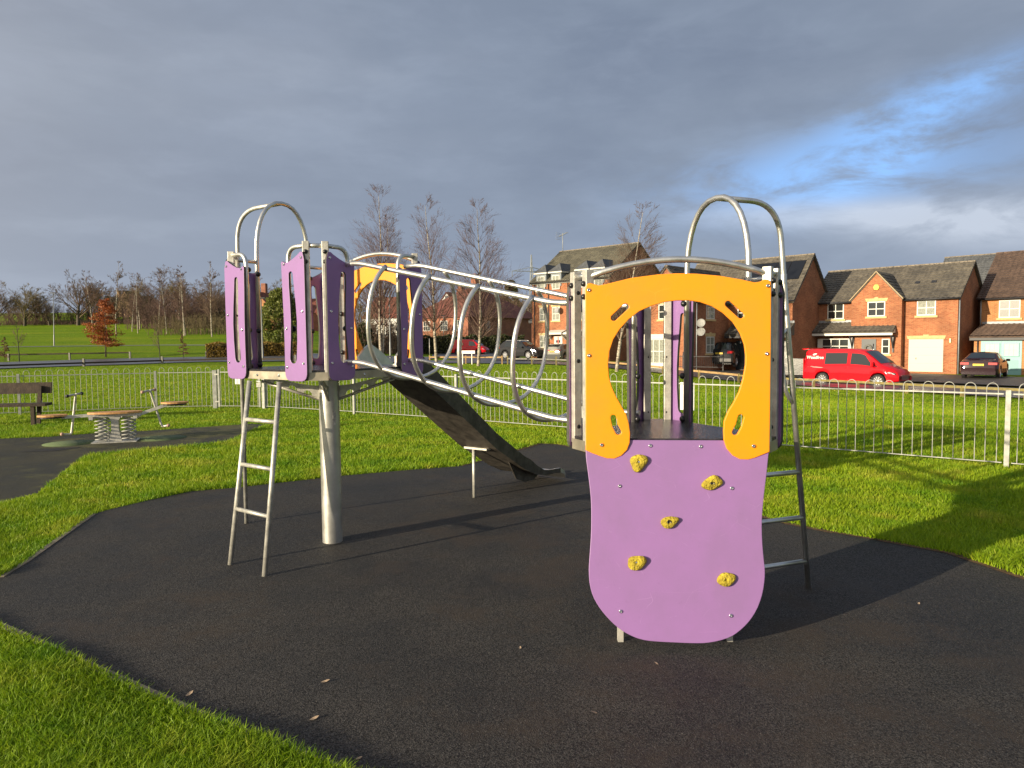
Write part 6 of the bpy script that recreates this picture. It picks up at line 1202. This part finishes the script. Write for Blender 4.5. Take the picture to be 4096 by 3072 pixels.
def cone_blob(H, R_, n, seed):
    r = np.random.default_rng(seed); L = []
    for i in range(150):
        h = r.uniform(.03, .97) ; rad = R_ * min(1, (h + .35) * 1.5) * (1 - h) ** .62; a = r.uniform(0, 2 * PI); c = np.array([math.cos(a) * rad * .82, math.sin(a) * rad * .82, h * H]); m_ = n // 150; q = r.normal(0, 1, (m_, 3)); q /= np.linalg.norm(q, axis=1)[:, None]; s_ = r.uniform(.35, .7) * R_ * .5 * (1.15 - h * .7); L.append(c + q * s_ * np.array([1, 1, .75]) * (r.random((m_, 1)) ** .35))
    return np.concatenate(L)
leafy_tree('conifer_tree', (cx, cy, cz), 'dense rounded green conifer behind the centre purple panels', cone_blob(6.9, 3.5, 16000, 8), .12, CONI, ([(0, 0, -.1), (0, 0, 4)], .15, .05))
leafy_tree('conifer_tree', (5.0 / 40 * -1.0, 172, .4), 'tall dark conifer on the skyline between hip roof and terrace', cone_blob(16, 4.5, 7000, 9), .35, HEDD, ([(0, 0, -.1), (0, 0, 9)], .3, .1))
leafy_tree('laurel_bush', ((790 - 1106) / 1535.7 * 86, 86, tzf((790 - 1106) / 1535.7 * 86, 86)), 'dark rounded evergreen bush below the white house', cone_blob(3.6, 1.9, 5000, 10), .13, HEDD, ([(0, 0, -.1), (0, 0, 1)], .08, .05), 'bush')
def hedge(name, a, b2, wd, hgt, m, label, n, size, z=None):
    A = Vector((*a, 0)); B = Vector((*b2, 0)); d = (B - A).normalized(); nn = Vector((-d.y, d.x, 0)); L = (B - A).length; r = np.random.default_rng(int(abs(a[0] * 7)) + 3)
    t = r.random(n) * L; u = (r.random(n) - .5) * wd; h = r.random(n) * hgt; w_ = r.random(n); face = r.integers(0, 3, n); h = np.where(face == 0, hgt, h); u = np.where(face == 1, -wd / 2, u); u = np.where(face == 2, wd / 2, u)
    bump = .10 * np.sin(t * 1.7) + .06 * np.sin(t * 4.1 + h * 3); X = A.x + d.x * t + nn.x * (u * (1 + bump)); Y = A.y + d.y * t + nn.y * (u * (1 + bump)); Z = tz(X, Y) + h * (1 + bump * .6) + r.normal(0, .03, n); P = np.stack([X, Y, Z], 1) + r.normal(0, .04, (n, 3))
    e = empty(name, (A.x, A.y, tzf(A.x, A.y)), label=label, cat='hedge'); o = link('foliage', leaves('foliage', P, size, m), e); o.location = -e.location
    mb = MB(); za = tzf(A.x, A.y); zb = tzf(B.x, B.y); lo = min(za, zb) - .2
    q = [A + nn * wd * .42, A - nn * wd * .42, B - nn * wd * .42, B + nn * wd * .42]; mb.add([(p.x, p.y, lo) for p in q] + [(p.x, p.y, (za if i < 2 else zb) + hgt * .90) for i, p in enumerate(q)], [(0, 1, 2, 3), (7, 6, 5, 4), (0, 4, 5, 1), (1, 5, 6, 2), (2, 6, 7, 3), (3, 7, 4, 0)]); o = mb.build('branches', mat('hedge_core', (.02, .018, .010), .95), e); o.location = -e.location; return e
hedge('golden_hedge', (A_(2035) * 66, 66), ((640 - 1106) / 1535.7 * 69, 69), 1.6, 1.25, HEDG, 'clipped golden-brown hedge below the green conifer', 9000, .075)
hedge('clipped_hedge', (-13.0, 94.5), (1.6, 99), 1.4, 2.3, HEDD, 'long dark clipped hedge behind the red post van', 11000, .11)
hedge('clipped_hedge', (-19.5, 100), (-13.2, 94.4), 1.2, 1.9, HEDD, 'short dark hedge turning the corner left of the post van', 4000, .11)
def shrub(name, loc, h_, w_, n, label, m, seed):
    r = random.Random(seed); segs = []
    for _ in range(n):
        q = Vector((r.gauss(0, .12), r.gauss(0, .12), -.05)); d = Vector((r.gauss(0, .55) * w_ / h_, r.gauss(0, .55) * w_ / h_, 1)).normalized(); L = h_ * r.uniform(.6, 1.05)
        for k in range(6):
            d = (d + rv3(r) * .07 + Vector((0, 0, .02))).normalized(); e = q + d * L / 6; segs.append((q, e, .026 - .003 * k, .023 - .003 * k))
            if k > 1: dd = (d + rv3(r) * .4).normalized(); segs.append((e, e + dd * L * .18, .012, .010))
            q = e
    o = link(name, tubes_np(segs, name, m)); o.location = loc; return tag(o, label, 'shrub')
shrub('bare_shrub', ((1047 - 1106) / 1535.7 * 101, 101, .2), 4.4, 2.6, 130, 'fan-shaped bare shrub in front of the hip-roofed house', TWIG, 4)
shrub('bare_shrub', ((945 - 1106) / 1535.7 * 101, 101, .2), 3.6, 3.4, 130, 'wide bare shrub at the left end of the hip-roofed house', TWIGO, 5)
SAP = dict(BIR); SAP.update(kids=[16, 4, 2], len=[.28, .4, .4], rmin=.010, step=[.4, .3, .3, .3])
for seed, zx, Y, H, lab in ((61, 195, 62, 3.9, 'staked bare sapling beside the left street lamp'), (62, 1578, 60, 4.3, 'thin bare sapling in the middle of the park field')):
    x = A_(zx) * Y; tm_ = tree_meshes(seed, H, SAP, .05, mat('sapling_bark', (.05, .055, .03), .9), TWIG); put_tree('sapling', tm_, (x, Y, tzf(x, Y)), tm_[2], 0, lab, 'sapling', 'saplings beyond the left road')
for zx, Y, H, lab in ((55, 63, 2.1, 'little brown-leaved beech sapling at the far left'), (1808, 66, 2.2, 'little brown-leaved beech sapling left of the golden hedge')):
    x = A_(zx) * Y; leafy_tree('beech_sapling', (x, Y, tzf(x, Y)), lab, layered(H, .55, 500, 16, int(zx), .15), .06, leaf_mat('brown_leaves', (.10, .045, .02), (.20, .09, .045)), ([(0, 0, -.1), (0, 0, H * .9)], .03, .01), 'sapling', group='brown beech saplings')

# ------------------------------------------------------------------ fallen leaves on the rubber
LEAFM = mat('dead_leaf', (.34, .25, .17), .8, 0, .3, 60)
for i, (x, y, a, l_) in enumerate(((-.92, 3.36, .2, 'lone pale leaf on the rubber near the middle left'), (-1.53, 3.25, 1.1, 'curled pale leaf beside the near lawn edge'), (-.88, 3.02, .5, 'small pale leaf on the rubber above the lawn corner'), (.72, 3.52, 2.2, 'tiny tan leaf below the climbing wall'), (.03, 3.72, 1.4, 'small pale leaf left of the climbing wall'), (.35, 3.05, 2.9, 'yellowish leaf scrap in the foreground rubber'), (-.62, 2.72, .3, 'tiny dry leaf right of the near lawn'), (2.5, 4.3, .9, 'small pale leaf on the rubber at the right'))):
    bm = bmesh.new(); P = [(-.022, 0, .003), (-.010, .009, .004), (.008, .010, .008), (.022, .001, .012), (.008, -.009, .007), (-.010, -.008, .003)]; c = bm.verts.new((0, 0, .002)); vs = [bm.verts.new(p) for p in P]
    for k in range(6): bm.faces.new((c, vs[k], vs[(k + 1) % 6]))
    me = bpy.data.meshes.new('fallen_leaf'); bm.to_mesh(me); bm.free(); me.materials.append(LEAFM); o = link('fallen_leaf', me); o.location = (x, y, .005); o.rotation_euler = (0, 0, a); o.scale = (1.0 if i < 3 else .65,) * 3; tag(o, l_, 'leaf', 'fallen leaves on the rubber')

# thin strip of bare soil where the right-hand lawn meets the rubber
SOIL = mat('edge_soil', (.10, .055, .022), .95, 0, .5, 14, .6, 60)
ep = [(-.67, 9.34), (-.42, 9.75), (.12, 10.75), (.44, 11.31), (.72, 11.2), (.95, 10.85), (2.2, 6.75), (2.31, 6.5), (2.43, 6.26), (2.72, 5.94), (2.97, 5.71), (3.34, 5.32), (3.5, 4.69), (3.6, 3.6)]
mb = MB()
for k, (a, b2) in enumerate(zip(ep[:-1], ep[1:])):
    d = Vector((b2[0] - a[0], b2[1] - a[1], 0)).normalized(); n = Vector((-d.y, d.x, 0)) * (.022 + .012 * (k % 3)); z = Vector((0, 0, .0075 + .0004 * (k % 2))); A, B = Vector((*a, 0)) + z, Vector((*b2, 0)) + z; mb.add([A - n, B - n, B + n, A + n], [(0, 1, 2, 3)])
o = mb.build('soil_edge', SOIL); tag(o, 'thin strip of bare brown soil along the lawn edge', 'soil', kind='structure')
